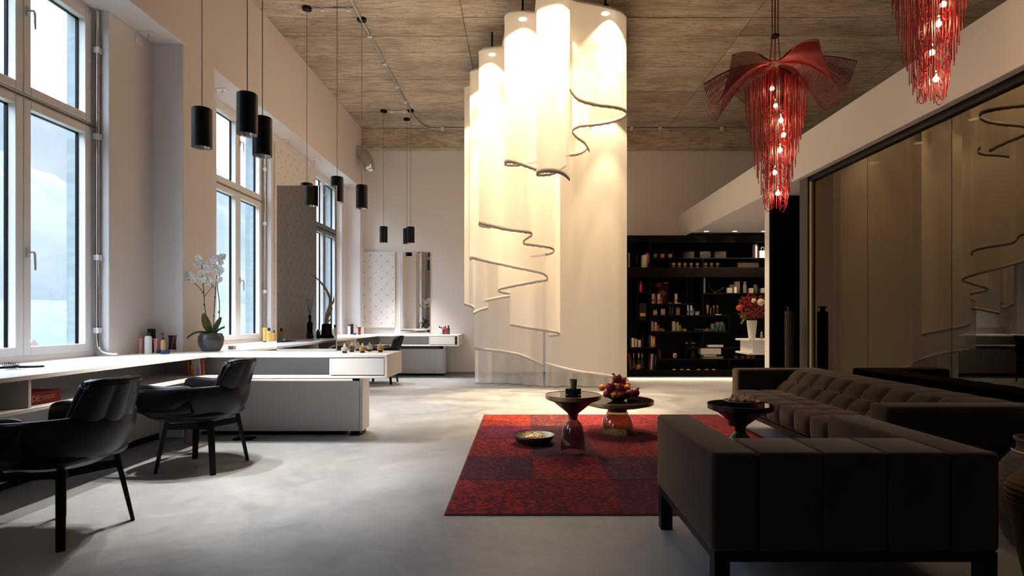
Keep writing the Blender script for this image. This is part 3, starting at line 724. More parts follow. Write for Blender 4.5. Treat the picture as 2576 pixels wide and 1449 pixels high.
curtain('wide sheer curtain at mid height, hem running right into a double curl', [(1235, 575, 8.38), (1212, 572, 8.30), (1205, 569, 8.15), (1208, 566, 8.04), (1230, 571, 8.0), (1270, 580, 7.95), (1315, 586, 7.86), (1335, 589, 7.86), (1338, 595, 7.97), (1325, 603, 8.10), (1316, 611, 8.20), (1321, 617, 8.27), (1350, 621, 8.25), (1383, 626, 8.25), (1394, 633, 8.36), (1384, 641, 8.5), (1355, 646, 8.6), (1335, 648, 8.64)])
curtain('broad sheer curtain below it, hem sloping from far left to a right curl', [(1184, 657, 8.85), (1182, 654, 8.76), (1190, 653, 8.70), (1220, 660, 8.66), (1260, 668, 8.6), (1300, 677, 8.55), (1335, 684, 8.5), (1364, 691, 8.5), (1376, 699, 8.6), (1376, 707, 8.72), (1350, 712, 8.85), (1300, 721, 9.0), (1263, 729, 9.1), (1253, 733, 9.2), (1262, 738, 9.28), (1283, 742, 9.32)])
curtain('short lit sheer strip behind the broad curtain, hem rising to the right', [(1285, 748, 9.5), (1255, 753, 9.6), (1225, 759, 9.72), (1212, 762, 9.8)])
curtain('leftmost narrow sheer curtain beside the back wall', [(1180, 765, 9.55), (1170, 766, 9.42), (1169, 768, 9.34), (1178, 771, 9.30), (1189, 775, 9.30), (1193, 780, 9.36)])
curtain('narrow sheer curtain with a golden lit hem at the far left', [(1191, 792, 9.45), (1200, 787, 9.58), (1213, 782, 9.68), (1228, 778, 9.78)])
curtain('sheer curtain low in the middle whose hem ends left of the long right one', [(1283, 820, 9.3), (1320, 827, 9.2), (1360, 833, 9.13), (1398, 839, 9.1), (1409, 843, 9.2), (1402, 846, 9.32), (1380, 848, 9.4)])
curtain('sheer curtain overlay at lower left with a gently sloping hem near the floor', [(1193, 880, 9.98), (1230, 884, 9.86), (1270, 889, 9.82), (1310, 897, 9.86), (1340, 910, 9.95), (1366, 922, 10.0)])
curtain('long sheer curtain overlay at right with a hem sloping almost to the floor', [(1372, 918, 9.80), (1400, 926, 9.64), (1450, 938, 9.54), (1500, 945, 9.50), (1540, 951, 9.48), (1577, 958, 9.52)])
def folds(a, b, ya, yb, amp, n):
    out = []
    for i in range(n+1):
        u = i/n; out.append((a+(b-a)*u, 960, ya+(yb-ya)*u+amp*math.sin(u*n*1.9)+(.20*math.sin(u*PI) if ya > yb else -.12*math.sin(u*PI))))
    return out
curtain('left floor length sheer curtain at the back of the enclosure', folds(1195, 1366, 10.42, 10.06, .06, 16), zmin=.02, hem=.02)
curtain('right floor length sheer curtain at the back of the enclosure', folds(1372, 1577, 10.0, 9.72, .06, 18)[::1], zmin=.02, hem=.02)
LIGHTS = [(1523, 33), (1315, 47), (1238, 136), (1412, 68), (1228, 191)]
lamps = []
for px, py in LIGHTS:
    Y = 3.72*F/(CY-py); lamps.append(((px-CX)*Y/F, Y))
lamps += [(.35, 6.62), (1.15, 8.1), (1.35, 9.1), (.25, 8.5), (-.45, 9.6), (.6, 9.6)]
def canopy():
    t = thing('curtain_canopy', 'white curved ceiling canopy that carries the sheer curtains and their lights', 'canopy', (.3, 8.3, ZT))
    o0 = Vector(t.location)
    out = [(1350, 6.62), (1354, 6.50), (1370, 6.43), (1400, 6.43), (1425, 6.50), (1436, 6.78), (1455, 6.82), (1500, 6.88), (1540, 6.96), (1565, 7.05), (1576, 7.17), (1574, 7.6), (1576, 8.6), (1577, 9.72), (1520, 9.7), (1450, 9.74), (1372, 9.98), (1330, 10.35), (1280, 10.5), (1230, 10.45), (1196, 10.3),
           (1192, 9.7), (1171, 9.45), (1170, 9.34), (1182, 9.28), (1188, 9.0), (1183, 8.78), (1190, 8.70), (1212, 8.62), (1207, 8.3), (1206, 8.1), (1214, 8.0), (1262, 7.94), (1273, 7.4), (1270, 7.2), (1273, 7.06), (1290, 7.02), (1345, 7.05)]
    poly = [((px-CX)*Y/F-o0.x, Y-o0.y) for px, Y in out]
    MB().prism(poly, 'z', 0.0, .02).build('canopy_cloth', M['canopy'], t)
    for x, y in lamps:
        MB().lathe([(.05, 0), (.05, -.006), (.04, -.006), (.04, -.003), (0, -.003)], 20, (x-o0.x, y-o0.y, 0)).build('lamp_ring', M['white'], t, smooth=True, autos=30)
        MB().lathe([(.05, -.0065), (0, -.0075)], 20, (x-o0.x, y-o0.y, 0)).build('lamp_disc', M['emit_warm'], t)
        MB().lathe([(0, .02), (.04, .02), (.04, .09), (.012, .09), (.012, ZC-ZT), (0, ZC-ZT)], 14, (x-o0.x, y-o0.y, 0)).build('lamp_housing', M['black'], t)
        k = 2.2 if y > 8.9 else 1.0; spot((x, y, ZT-.03), CURTAIN_W*k, 84, CURTAIN_C, .25, .02); spot((x, y, ZT-.04), CURTAIN_W*2.0*k, 46, CURTAIN_C, .5, .02); spot((x, y, ZT-.05), CURTAIN_W*4.0, 24, CURTAIN_C, .15, .02)
canopy()
# ---------------------------------------------------------------- red bead chandeliers
def make_chandelier(label):
    t = thing('bead_chandelier', label, 'chandelier', (0, 0, 0), 0, 'red bead chandeliers')     # origin at the hub
    tips = [(-.742, -.2, -.317), (-.586, -.5, -.188), (.13, -.55, -.078), (.72, -.1, -.06), (.54, .55, .04), (-.30, .50, -.02)]
    sags = [.29, .30, .31, .385, .30, .37]
    tips = [Vector(p) for p in tips]
    def rod(i, u):
        p = tips[i]; b = Vector((p.x, p.y, 0)).normalized()*.05
        q = b.lerp(p, u); q.z += .065*math.sin(u*PI) - .05*(1-u); return q
    for i in range(6):
        MB().tube([rod(i, k/10) for k in range(11)], .006, 6).build('frame_rod', M['chain'], t, smooth=True)
    def drape(a, b, sag, n=14):
        return [Vector(a).lerp(Vector(b), k/n)-Vector((0, 0, sag*4*(k/n)*(1-k/n))) for k in range(n+1)]
    for i in range(6):
        j = (i+1) % 6; sp = []
        umax = .36 if i == 1 else 1.0
        nn = 34 if i == 1 else 46
        for k in range(nn):
            u = .06+(umax-.06)*k/(nn-1); a, b = rod(i, u), rod(j, u); ch = (a-b).length
            sp.append(drape(a, b, sags[i]*u**1.15))
        curves('chain_petal', sp, .0036, M['chain'], t, 'stuff')
    sp = []
    rnd = random.Random(4)
    NN = 150
    for k in range(NN):
        a = k*2.39996; r = .285*math.sqrt((k+.5)/NN); x, y = r*math.cos(a), r*math.sin(a)
        if abs(x) < .045 and y < 0: continue
        zb = -1.40+(max(0, r-.10)/.185)**1.15*.92+rnd.uniform(-.03, .02)
        zt = -.10-.5*r
        sp.append([(x, y, zt), (x*.97, y*.97, (zt+zb)/2), (x*.96, y*.96, zb)])
    curves('chain_fringe', sp, .0034, M['chain'], t, 'stuff')
    sp = []
    for k in range(34):
        a = rnd.uniform(0, 2*PI); z = -.35-1.02*k/34; r = .13-.05*k/34
        for dx in (-1, 1):
            cx, cy = dx*.075, rnd.uniform(-.06, .02)
            w_ = .055-.016*k/34
            sp.append([(cx-w_, cy, z+.0)]+[(cx-w_+2*w_*q/8, cy, z-.11*(1-(2*q/8-1)**2)**.7) for q in range(1, 8)]+[(cx+w_, cy, z)])
    curves('chain_loops', sp, .0034, M['chain'], t, 'stuff')
    for i in range(6):
        a = i*PI/3; MB().tube([(.055*math.cos(a), .055*math.sin(a), -.05), (.03*math.cos(a), .03*math.sin(a), .22), (.03*math.cos(a), .03*math.sin(a), ZC)], .004, 6, False).build('hanging_cord', M['cloth_red'], t)
    MB().lathe([(.040, .215), (.040, .230), (.026, .230), (.026, .215), (.040, .215)], 20).build('cord_ring', M['darkmetal'], t)
    bx = [(-.055, -.30), (-.02, -.46), (.03, -.60), (.055, -.735), (.02, -.88), (-.03, -1.09), (.0, -1.285)]
    for i, (x, z) in enumerate(bx):
        bo = MB().sphere((x, -.06, z), .020, 12, 8).build('bulb', M['emit_bulb'], t, smooth=True)
        MB().tube([(x, -.06, z+.018), (x, -.06, z+.060)], .011, 8).build('socket', M['bulbcap'], t, smooth=True)
        MB().tube([(x, -.06, z+.06), (x*.6, -.05, z+.2), (x*.3, -.04, -.05)], .0025, 5, False).build('wire', M['bulbcap'], t)
    return t
c1 = make_chandelier('red bead chandelier hanging whole above the seating group')
def place_chand(c, x, y, z):
    c.location = (x, y, z); c.scale = (.836, .836, .836)
    for ch in c.children:
        if ch.name.startswith('hanging_cord'):
            pass
    for bx, bz in [(-.055, -.30), (.03, -.60), (.02, -.88), (0, -1.285)]: point((x+bx*.836, y-.09, z+bz*.836), BULB_W, (1, .62, .34), .02)
c2 = copy_tree(c1); c2['label'] = 'red bead chandelier cut off by the top edge of the picture at right'
place_chand(c1, 2.007, 4.60, 3.265)
place_chand(c2, 2.536, 3.60, 3.75)
for c, zz in ((c1, 3.265), (c2, 3.75)):
    for ch in [q for q in c.children if q.name.startswith('hanging_cord')]:
        me = ch.data if c is c1 else ch.data.copy(); ch.data = me
        for v in me.vertices:
            if v.co.z > 1: v.co.z = (ZC-zz)/.836
# ---------------------------------------------------------------- rug
xs = [-.47, .085, .645, 1.21, 1.80, 2.42]; yr = [3.55, 4.285, 5.01, 5.74, 6.43, 7.19]
RED, DRED, PUR, BLK, ORG, BRN, MAG, NAV = (.21, .020, .020), (.145, .016, .020), (.085, .018, .032), (.085, .026, .036), (.27, .034, .016), (.19, .044, .03), (.13, .016, .046), (.050, .018, .036)
cols = [[RED, DRED, PUR, RED, DRED], [BLK, RED, BLK, DRED, PUR], [RED, NAV, DRED, RED, BLK], [MAG, NAV, RED, DRED, RED], [ORG, BRN, RED, RED, DRED]]
alp = {RED: .55, DRED: .5, PUR: .55, BLK: .75, ORG: .35, BRN: .75, MAG: .45, NAV: .5}
rg = thing('patchwork_rug', 'red patchwork rug of overdyed squares under the glass tables', 'rug', (0, 0, 0))
MB().box(xs[0]-.012, xs[-1]+.012, yr[0]-.012, yr[-1]+.012, .001, .009).build('backing', mat('dark_red_binding', (.07, .008, .012), .9), rg, bevel=.003, seg=1)
for j in range(5):
    for i in range(5):
        o = MB().box(xs[i]+.002, xs[i+1]-.002, yr[j]+.002, yr[j+1]-.002, .006, .0115+random.uniform(-.0008, .0008)).build('rug_patch', M['rug'], rg)
        o.color = (*cols[j][i], alp[cols[j][i]])
ZR = .012
# ---------------------------------------------------------------- bell tables
def bell_table(label, x, y, R, h, gm, bm_, tm, rb, rn, hg, hn):
    t = thing('bell_table', label, 'table', (x, y, ZR))
    prof = [(rb, 0.0), (rb, .006), (rb*.985, .05), (rb*.90, hg*.55), (rb*.80, hg*.75), (rb*.66, hg*.87), (rn*1.05, hg*.985), (rn, hg)]
    inner = [(max(r-.007, .01), z+(.010 if i == 0 else 0)) for i, (r, z) in enumerate(prof)]
    MB().lathe([(0, 0)]+prof+inner[::-1]+[(0, .010)], 56).build('glass_base', gm, t, smooth=True, autos=40)
    MB().lathe([(rn*.985, hg-.005), (rn*1.0, hn), (rn*1.25, hn+.025), (R*.70, h-.055-.012), (R*.985, h-.040), (R, h-.036), (R, h-.001), (R*.97, h-.001), (R*.97, h-.02), (0, h-.02)], 64).build('metal_funnel', bm_[1], t, smooth=True, autos=30)
    MB().lathe([(R+.0005, h-.037), (R+.003, h-.036), (R+.003, h), (R-.004, h+.001), (R-.004, h-.004)], 64).build('rim_band', bm_[0], t, smooth=True, autos=30)
    MB().lathe([(R-.005, h-.016), (R-.005, h-.002), (0, h-.002)], 64).build('table_top', tm, t, smooth=True, autos=30)
    return t
ta = bell_table('tall glass bell side table with brass rim and violet base holding a candle', .449, 5.16, .245, .53-ZR, M['glass_violet'], (M['brass'], M['copper']), M['glasstop_bronze'], .112, .040, .300, .325)
tb = bell_table('low wide glass bell coffee table with smoky base holding the fruit bowl', .986, 6.03, .372, .36-ZR, M['glass_smoke'], (M['brass'], M['copper']), M['glasstop_black'], .175, .100, .230, .245)
tg = bell_table('black topped bell side table with green glass base near the long sofa', 1.722, 4.58, .248, .53-ZR, M['glass_green'], (M['darkmetal'], M['darkmetal']), M['glasstop_black'], .112, .040, .300, .325)
# candle on a coaster
t = thing('candle_coaster', 'square two-layer black coaster box under the candle glass', 'coaster', (.449, 5.14, .531), .75)
MB().box(-.050, .050, -.050, .050, 0, .024).build('lower_block', M['black'], t, bevel=.002, seg=1); MB().box(-.050, .050, -.050, .050, .028, .052).build('upper_block', M['black'], t, bevel=.002, seg=1)
MB().box(-.044, .044, -.044, .044, .023, .029).build('core', M['black'], t)
t = thing('candle_glass', 'mottled gold candle glass on the tall bell table', 'candle', (.449, 5.14, .583))
gm = mat('mottled_gold_glass', (.3, .22, .08), .25, metal=.7, noise=dict(s=60, c0=(.05, .025, .015), c1=(.55, .42, .16)))
MB().lathe([(0, 0), (.029, 0), (.036, .083), (.033, .083), (.031, .06), (0, .06)], 12).build('glass', gm, t)
MB().lathe([(.0305, .061), (.0315, .07), (0, .07)], 12).build('wax', mat('dark_wax', (.06, .03, .03), .5), t)
# fruit bowl
bx, by, bz = .986, 5.98, .361
t = thing('scalloped_bowl', 'black scalloped bowl heaped with fruit on the low bell table', 'bowl', (bx, by, bz))
def sc_(r, z, a): return (r*(1+.02*math.sin(a*22)*(z/.05)**2), z+.006*math.sin(a*22)*(z/.05)**3)
MB().lathe([(0, 0), (.06, 0), (.075, .01), (.115, .032), (.142, .058), (.136, .058), (.11, .038), (.07, .018), (0, .015)], 132, mod=sc_).build('bowl', M['black'], t, smooth=True)
def pomegranate(x, y, z, r, label):
    t = thing('pomegranate', label, 'pomegranate', (bx+x, by+y, bz+z), random.uniform(0, 6), 'pomegranates in the bowl')
    t.rotation_euler = (random.uniform(-.9, .9), random.uniform(-.7, .7), random.uniform(0, 6))
    MB().lathe([(r*math.sin(PI*i/12)*(1+.03*math.sin(i)), -r*.95*math.cos(PI*i/12)) for i in range(13)], 18, mod=lambda rr, zz, a: (rr*(1+.018*math.cos(3*a)), zz)).build('skin', M['pom'], t, smooth=True)
    MB().lathe([(r*.16, r*.9), (r*.20, r*1.08), (r*.34, r*1.28), (r*.22, r*1.08), (0, r*.98)], 6).build('crown', M['pom'], t)
def orange(x, y, z, r, label):
    t = thing('orange', label, 'orange', (bx+x, by+y, bz+z), random.uniform(0, 6), 'oranges in the bowl')
    t.rotation_euler = (random.uniform(-.6, .6), random.uniform(-.6, .6), 0)
    MB().sphere((0, 0, 0), r, 18, 12, (1, 1, .95)).build('peel', M['orange'], t, smooth=True)
    MB().lathe([(0, r*.955), (r*.09, r*.955), (r*.06, r*.93)], 5).build('stem_button', M['stem'], t)
# pixel offsets from the bowl centre (x=1552, y at bowl base 1012); 241 px per metre
for px, py, dy, r, l in [(1549, 960, -.01, .052, 'pomegranate on top of the fruit heap'), (1531, 979, -.05, .052, 'pomegranate under the top one, left'), (1553, 981, -.07, .050, 'pomegranate under the top one, front'),
        (1564, 967, .04, .042, 'pomegranate behind the top one, right'), (1522, 997, -.05, .040, 'pomegranate low at the left of the heap'), (1555, 997, -.10, .042, 'pomegranate low at the front of the heap'),
        (1576, 996, -.06, .042, 'pomegranate low at the right front'), (1594, 995, .0, .048, 'pomegranate at the far right of the bowl'), (1540, 988, .08, .048, 'pomegranate hidden at the back of the heap'), (1568, 988, .08, .048, 'pomegranate at the back right of the heap')]:
    pomegranate((px-1552)/241., dy, (1014-py)/241., r, l)
for px, py, dy, r, l in [(1513, 984, .04, .036, 'orange sticking out at the left of the heap'), (1538, 999, -.09, .034, 'orange low at the front of the bowl'), (1573, 983, -.02, .038, 'orange at the right of the heap'), (1577, 978, .06, .036, 'orange at the upper right behind its neighbour'), (1546, 992, -.04, .034, 'orange in the middle of the heap, mostly hidden')]:
    orange((px-1552)/241., dy, (1014-py)/241., r, l)
# plate of dried fruit
px_, py_, pz_ = 1.735, 4.585, .532
t = thing('gilded_plate', 'gold lined dark plate of dried fruit on the green bell table', 'plate', (px_, py_, pz_))
MB().lathe([(0, 0), (.06, 0), (.11, .014), (.138, .024), (.134, .026), (.10, .018), (0, .008)], 48).build('plate', M['goldbowl'], t, smooth=True)
MB().lathe([(.062, -.0005), (.112, .013), (.140, .023), (.139, .0255)], 48).build('underside', M['black'], t, smooth=True)
fm = None
for k in range(20):
    a = k*2.4; r = .095*math.sqrt((k+.5)/20)
    t = thing('dried_fig', 'wrinkled pale brown dried fig on the gilded plate', 'fig', (px_+r*math.cos(a), py_+r*math.sin(a), pz_+.012+.006*(k % 3 == 0)), a, 'dried figs on the plate')
    t.rotation_euler = (random.uniform(-.4, .4), random.uniform(-.4, .4), a); s = random.uniform(.85, 1.2); t.scale = (s, s, s)
    if fm is None:
        fm = MB().lathe([(0, 0), (.016, .003), (.022, .014), (.017, .026), (.007, .036), (.004, .050), (0, .052)], 12, mod=lambda r, z, a: (r*(1+.08*math.sin(5*a)), z)).build('fig', M['fig'], t, smooth=True)
    else:
        c = fm.copy(); COL.objects.link(c); c.parent = t
# bowl of walnuts on the rug
nx, ny = .106, 5.53
t = thing('nut_bowl', 'studded dark bowl of walnuts standing on the rug', 'bowl', (nx, ny, ZR))
wm = mat('hammered_gilt', (.5, .42, .28), .25, metal=1, bump=dict(s=50, st=.8, d=.01))
MB().lathe([(0, .010), (.12, .012), (.165, .035), (.198, .085)], 56).build('lining', wm, t, smooth=True)
MB().lathe([(0, 0), (.115, 0), (.165, .025), (.204, .086), (.198, .088)], 56, mod=lambda r, z, a: (r*(1+.006*math.sin(a*28)*math.sin(z*120)), z)).build('outside', mat('dark_studded', (.05, .02, .018), .35, metal=.5, bump=dict(s=40, st=.7, d=.01)), t, smooth=True)
fm = None
for k in range(64):
    a = k*2.39996; r = .150*math.sqrt((k+.5)/64); z = .020+.012*random.random()+.010*(1-r/.15)
    t = thing('walnut', 'brown walnut in the studded bowl on the rug', 'walnut', (nx+r*math.cos(a), ny+r*math.sin(a), ZR+z), a, 'walnuts in the floor bowl')
    t.rotation_euler = (random.uniform(-1, 1), random.uniform(-1, 1), a)
    if fm is None: fm = MB().sphere((0, 0, 0), .0165, 9, 7, (1, .9, 1.15)).build('shell', M['walnut'], t, smooth=True)
    else:
        c = fm.copy(); COL.objects.link(c); c.parent = t
# ---------------------------------------------------------------- sofas
def near_chair():
    t = thing('velvet_armchair', 'dark velvet armchair in the foreground seen from behind', 'armchair', (1.375, 2.875, 0))
    ox, oy = 1.375, 2.875
    def P(xa, xb, poly, name, bev=.022, n=3): return MB().prism([(y-oy, z) for y, z in poly], 'x', xa-ox, xb-ox).build(name, M['velvet'], t, smooth=True, bevel=bev, seg=n)
    for xa, xb in ((.78, .975), (1.770, 1.97)): P(xa, xb, [(2.38, .243), (3.37, .243), (3.37, .650), (2.38, .655)], 'arm')
    xx = [.977, 1.241, 1.505, 1.768]
    for a, b in zip(xx, xx[1:]): P(a+.0005, b-.0005, [(2.382, .243), (2.78, .243), (2.86, .44), (2.69, .650), (2.66, .658), (2.382, .655)], 'back_cushion', .016)
    for a, b in zip(xx, xx[1:]): P(a+.0005, b-.0005, [(2.80, .243), (3.33, .243), (3.33, .435), (2.88, .425)], 'seat_cushion', .02)
    b = MB(); b.box(.79-ox, 1.96-ox, 2.385-oy, 2.425-oy, .203, .243); b.box(.79-ox, 1.96-ox, 3.32-oy, 3.36-oy, .203, .243)
    b.box(.79-ox, .83-ox, 2.425-oy, 3.32-oy, .203, .243); b.box(1.92-ox, 1.96-ox, 2.425-oy, 3.32-oy, .203, .243); b.build('frame', M['blackmetal'], t, bevel=.002, seg=1)
    for x in (.79, 1.895):
        for y in (2.385, 3.30): MB().box(x-ox, x+.065-ox, y-oy, y+.062-oy, 0, .203).build('leg', M['blackmetal'], t, bevel=.002, seg=1)
near_chair()
def long_sofa():
    ox, oy = 2.8, 5.05
    t = thing('tufted_sofa', 'long dark velvet tufted sofa along the glass wall', 'sofa', (ox, oy, 0))
    L = lambda *p: (p[0]-ox, p[1]-oy, p[2])
    def box(x0, x1, y0, y1, z0, z1, name, bev=.025): return MB().box(x0-ox, x1-ox, y0-oy, y1-oy, z0, z1).build(name, M['velvet'], t, smooth=True, bevel=bev, seg=3)
    box(2.29, 3.30, 3.63, 3.83, .243, .655, 'arm'); box(2.34, 3.30, 6.28, 6.48, .243, .655, 'arm')
    MB().prism([(2.80-ox, .243), (3.30-ox, .243), (3.30-ox, .640), (3.0-ox, .640), (2.76-ox, .42)], 'y', 3.83-oy, 6.28-oy).build('back_body', M['velvet'], t)
    box(2.32, 2.80, 3.83, 6.28, .243, .415, 'seat_body', .01)
    n = 9; d = (6.28-3.83)/n
    for i in range(n):
        a, b = 3.83+i*d, 3.83+(i+1)*d
        for (x0, z0), (x1, z1), h in (((2.745, .425), (2.865, .530), .035), ((2.865, .530), (2.985, .645), .035), ((2.985, .645), (3.295, .645), .014)):
            MB().pillow(L(x0, b, z0), L(x0, a, z0), L(x1, a, z1), L(x1, b, z1), h, 8).build('tufted_panel', M['velvet'], t, smooth=True, recalc=False)
        for x0, x1 in ((2.305, 2.53), (2.53, 2.755)):
            MB().pillow(L(x0, b, .418), L(x0, a, .418), L(x1, a, .42), L(x1, b, .42), .022, 8).build('seat_tuft', M['velvet'], t, smooth=True, recalc=False)
        MB().pillow(L(2.315, b, .25), L(2.315, a, .25), L(2.308, a, .42), L(2.308, b, .42), .026, 8).build('front_tuft', M['velvet'], t, smooth=True, recalc=False)
        for x, z in ((2.855, .540),):
            if i: MB().sphere(L(x, a, z), .011, 8, 6).build('button', M['velvet'], t, smooth=True)
    b = MB(); b.box(2.30-ox, 2.34-ox, 3.64-oy, 6.47-oy, .203, .243); b.box(3.25-ox, 3.29-ox, 3.64-oy, 6.47-oy, .203, .243)
    b.box(2.34-ox, 3.25-ox, 3.64-oy, 3.68-oy, .203, .243); b.box(2.34-ox, 3.25-ox, 6.43-oy, 6.47-oy, .203, .243); b.build('frame', M['blackmetal'], t)
    for x in (2.30, 3.22):
        for y in (3.64, 6.41): MB().box(x-ox, x+.065-ox, y-oy, y+.062-oy, .0125 if x < 2.4 else 0, .203).build('leg', M['blackmetal'], t)
long_sofa()
# ---------------------------------------------------------------- clay jars, loudspeaker
t = thing('clay_jar', 'squat dark clay jar with banded shoulder behind the armchair', 'jar', (2.75, 3.02, 0))
def ridg(r, z, a): return (r*(1+(.012*math.sin(z*230) if .33 < z < .46 else .004*math.sin(a*5+z*20))), z)
MB().lathe([(0, 0), (.15, 0), (.19, .05), (.225, .16), (.245, .28)]+[(.245-.08*((z-.28)/.20)**2, z) for z in [.30+.008*i for i in range(22)]]+[(.155, .495), (.135, .515), (.132, .555), (.145, .562), (.148, .575), (.128, .575), (.120, .53), (0, .45)], 48, mod=ridg).build('jar_body', M['clay'], t, smooth=True)
MB().lathe([(.150, .500), (.156, .506), (.150, .512)], 40).build('neck_cord', mat('pale_cord', (.35, .28, .20), .9), t)
t = thing('clay_amphora', 'tall brown clay amphora cut off at the lower right corner', 'amphora', (2.36, 2.60, 0))
MB().lathe([(0, 0), (.075, 0), (.085, .03), (.115, .18), (.140, .34)]+[(.140+.012*math.sin((z-.34)/.16*PI)-.05*max(0, (z-.42)/.1)**2, z) for z in [.345+.006*i for i in range(28)]]+[(.075, .535), (.062, .56), (.075, .60), (.065, .60), (.05, .56), (0, .5)], 48, mod=lambda r, z, a: (r*(1+(.02*math.sin(z*260) if .36 < z < .48 else 0)), z)).build('jar_body', mat('brown_clay', (.07, .040, .023), .8, bump=dict(s=25, st=.4, d=.01)), t, smooth=True)
t = thing('column_speaker', 'slim column loudspeaker in front of the dark glass wall', 'loudspeaker', (3.29, 7.13, 0))
MB().lathe([(0, 0), (.14, 0), (.14, .012), (.03, .02), (0, .02)], 32).build('base', M['black'], t, smooth=True, autos=30)
MB().lathe([(0, .02), (.058, .02), (.058, 1.29), (0, 1.29)], 32).build('column', mat('dark_wood_grille', (.07, .045, .035), .5, noise=dict(s=2, scale=(60, 60, .1), c0=(.03, .02, .016), c1=(.11, .07, .055))), t, smooth=True, autos=30)
MB().lathe([(0, 1.29), (.03, 1.29), (.03, 1.335), (.058, 1.345), (.058, 1.352), (0, 1.352)], 32).build('tweeter_lens', M['darkmetal'], t, smooth=True, autos=30)
for k in range(18):
    a = k*2*PI/18; MB().box(.0575*math.cos(a)-.003, .0575*math.cos(a)+.003, .0575*math.sin(a)-.003, .0575*math.sin(a)+.003, .03, 1.28).build('grille_slat', M['shelf'], t)
# ---------------------------------------------------------------- small-item builders
def bottle(name, label, cat, p, r, h, color, cap=(.02, .02, .02), caph=.25, shoulder=.12, group=None, capr=.55, sx=1.0, rz=0):
    t = thing(name, label, cat, p, rz, group); hb = h*(1-caph)
    MB().lathe([(0, 0), (r*.94, 0), (r, r*.1), (r, hb-shoulder*h), (r*.9, hb-shoulder*h*.4), (r*capr*.9, hb), (0, hb)], 20, sx=sx).build('bottle_body', M['plastic'], t, smooth=True, autos=50, color=color)
    MB().lathe([(0, hb-.001), (r*capr, hb-.001), (r*capr, h-.002), (r*capr*.9, h), (0, h)], 16).build('cap', M['plastic'], t, smooth=True, autos=40, color=cap)
    return t
def pump(name, label, cat, p, r, h, color, cap=(.02, .02, .02), group=None, box=False):
    t = thing(name, label, cat, p, 0, group); hb = h*.68
    if box: MB().box(-r, r, -r*.8, r*.8, 0, hb).build('bottle_body', M['plastic'], t, bevel=r*.2, color=color)
    else: MB().lathe([(0, 0), (r, 0), (r, hb*.86), (r*.5, hb), (0, hb)], 18).build('bottle_body', M['plastic'], t, smooth=True, autos=50, color=color)
    b = MB(); b.lathe([(0, hb-.001), (r*.42, hb-.001), (r*.42, hb+h*.08), (r*.15, hb+h*.09), (r*.15, h*.93), (r*.3, h*.93), (r*.3, h), (0, h)], 12); b.box(-r*.9, 0, -r*.14, r*.14, h*.95, h*.99)
    b.build('pump_head', M['plastic'], t, color=cap); return t
def squeeze(name, label, cat, p, wd, h, color, cap=(.7, .7, .7), capw=.62, caph=.10, rz=0, group=None, m=None):
    t = thing(name, label, cat, p, rz, group); hc = h*caph; a = wd/2; b = wd*.28
    def fn(u, v):
        th = 2*PI*u; k = v; e = (1-k)
        return (math.cos(th)*(a*capw*e+a*k**.6*(1-capw*e) if k < 1 else a)*1.0, math.sin(th)*(b*capw*1.5*e+.0025*k), hc+(h-hc)*k)
    MB().grid(fn, 20, 8).build('tube_body', m or M['plastic'], t, smooth=True, color=color)
    MB().box(-a, a, -.0022, .0022, h-.010, h+.0005).build('crimp', m or M['plastic'], t, color=color)
    MB().lathe([(0, 0), (a*capw, 0), (a*capw, hc), (0, hc)], 18, sy=.75).build('cap', M['plastic'], t, smooth=True, autos=40, color=cap); return t
def jarp(name, label, cat, p, r, h, color, lid=(.02, .02, .02), group=None):
    t = thing(name, label, cat, p, 0, group)
    MB().lathe([(0, 0), (r*.95, 0), (r, .003), (r, h*.6), (0, h*.6)], 22).build('jar_body', M['plastic'], t, smooth=True, autos=40, color=color)
    MB().lathe([(0, h*.6), (r*1.02, h*.6), (r*1.02, h-.002), (r*.98, h), (0, h)], 22).build('lid', M['plastic'], t, smooth=True, autos=40, color=lid); return t
def carton(name, label, cat, p, wx, wy, h, color, band=None, group=None, rz=0, bz=(.2, .45)):
    t = thing(name, label, cat, p, rz, group)
    MB().box(-wx/2, wx/2, -wy/2, wy/2, 0, h).build('box_body', M['paint'], t, bevel=min(.0015, wx*.05), seg=1, color=color)
    if band: MB().box(-wx*.36, wx*.36, -wy/2-.0012, -wy/2, h*bz[0], h*bz[1]).build('box_label', M['paint'], t, color=band)
    return t
def book(label, p, th, dp, h, color, lean=0, rz=0, title=None, group=None):        # standing, spine to -Y
    t = thing('book', label, 'book', p, rz, group); t.rotation_euler = (0, lean, rz)
    b = MB(); b.box(-th/2, -th/2+.0025, 0, dp, 0, h); b.box(th/2-.0025, th/2, 0, dp, 0, h); b.box(-th/2+.0025, th/2-.0025, 0, .003, 0, h)
    b.build('cover', M['paint'], t, color=color)
    MB().box(-th/2+.0026, th/2-.0026, .004, dp-.004, .003, h-.003).build('page_block', M['paper'], t)
    if title: MB().box(-th*.22, th*.22, -.001, 0, h*.25, h*.8).build('spine_title', M['paint'], t, color=title)
    return t
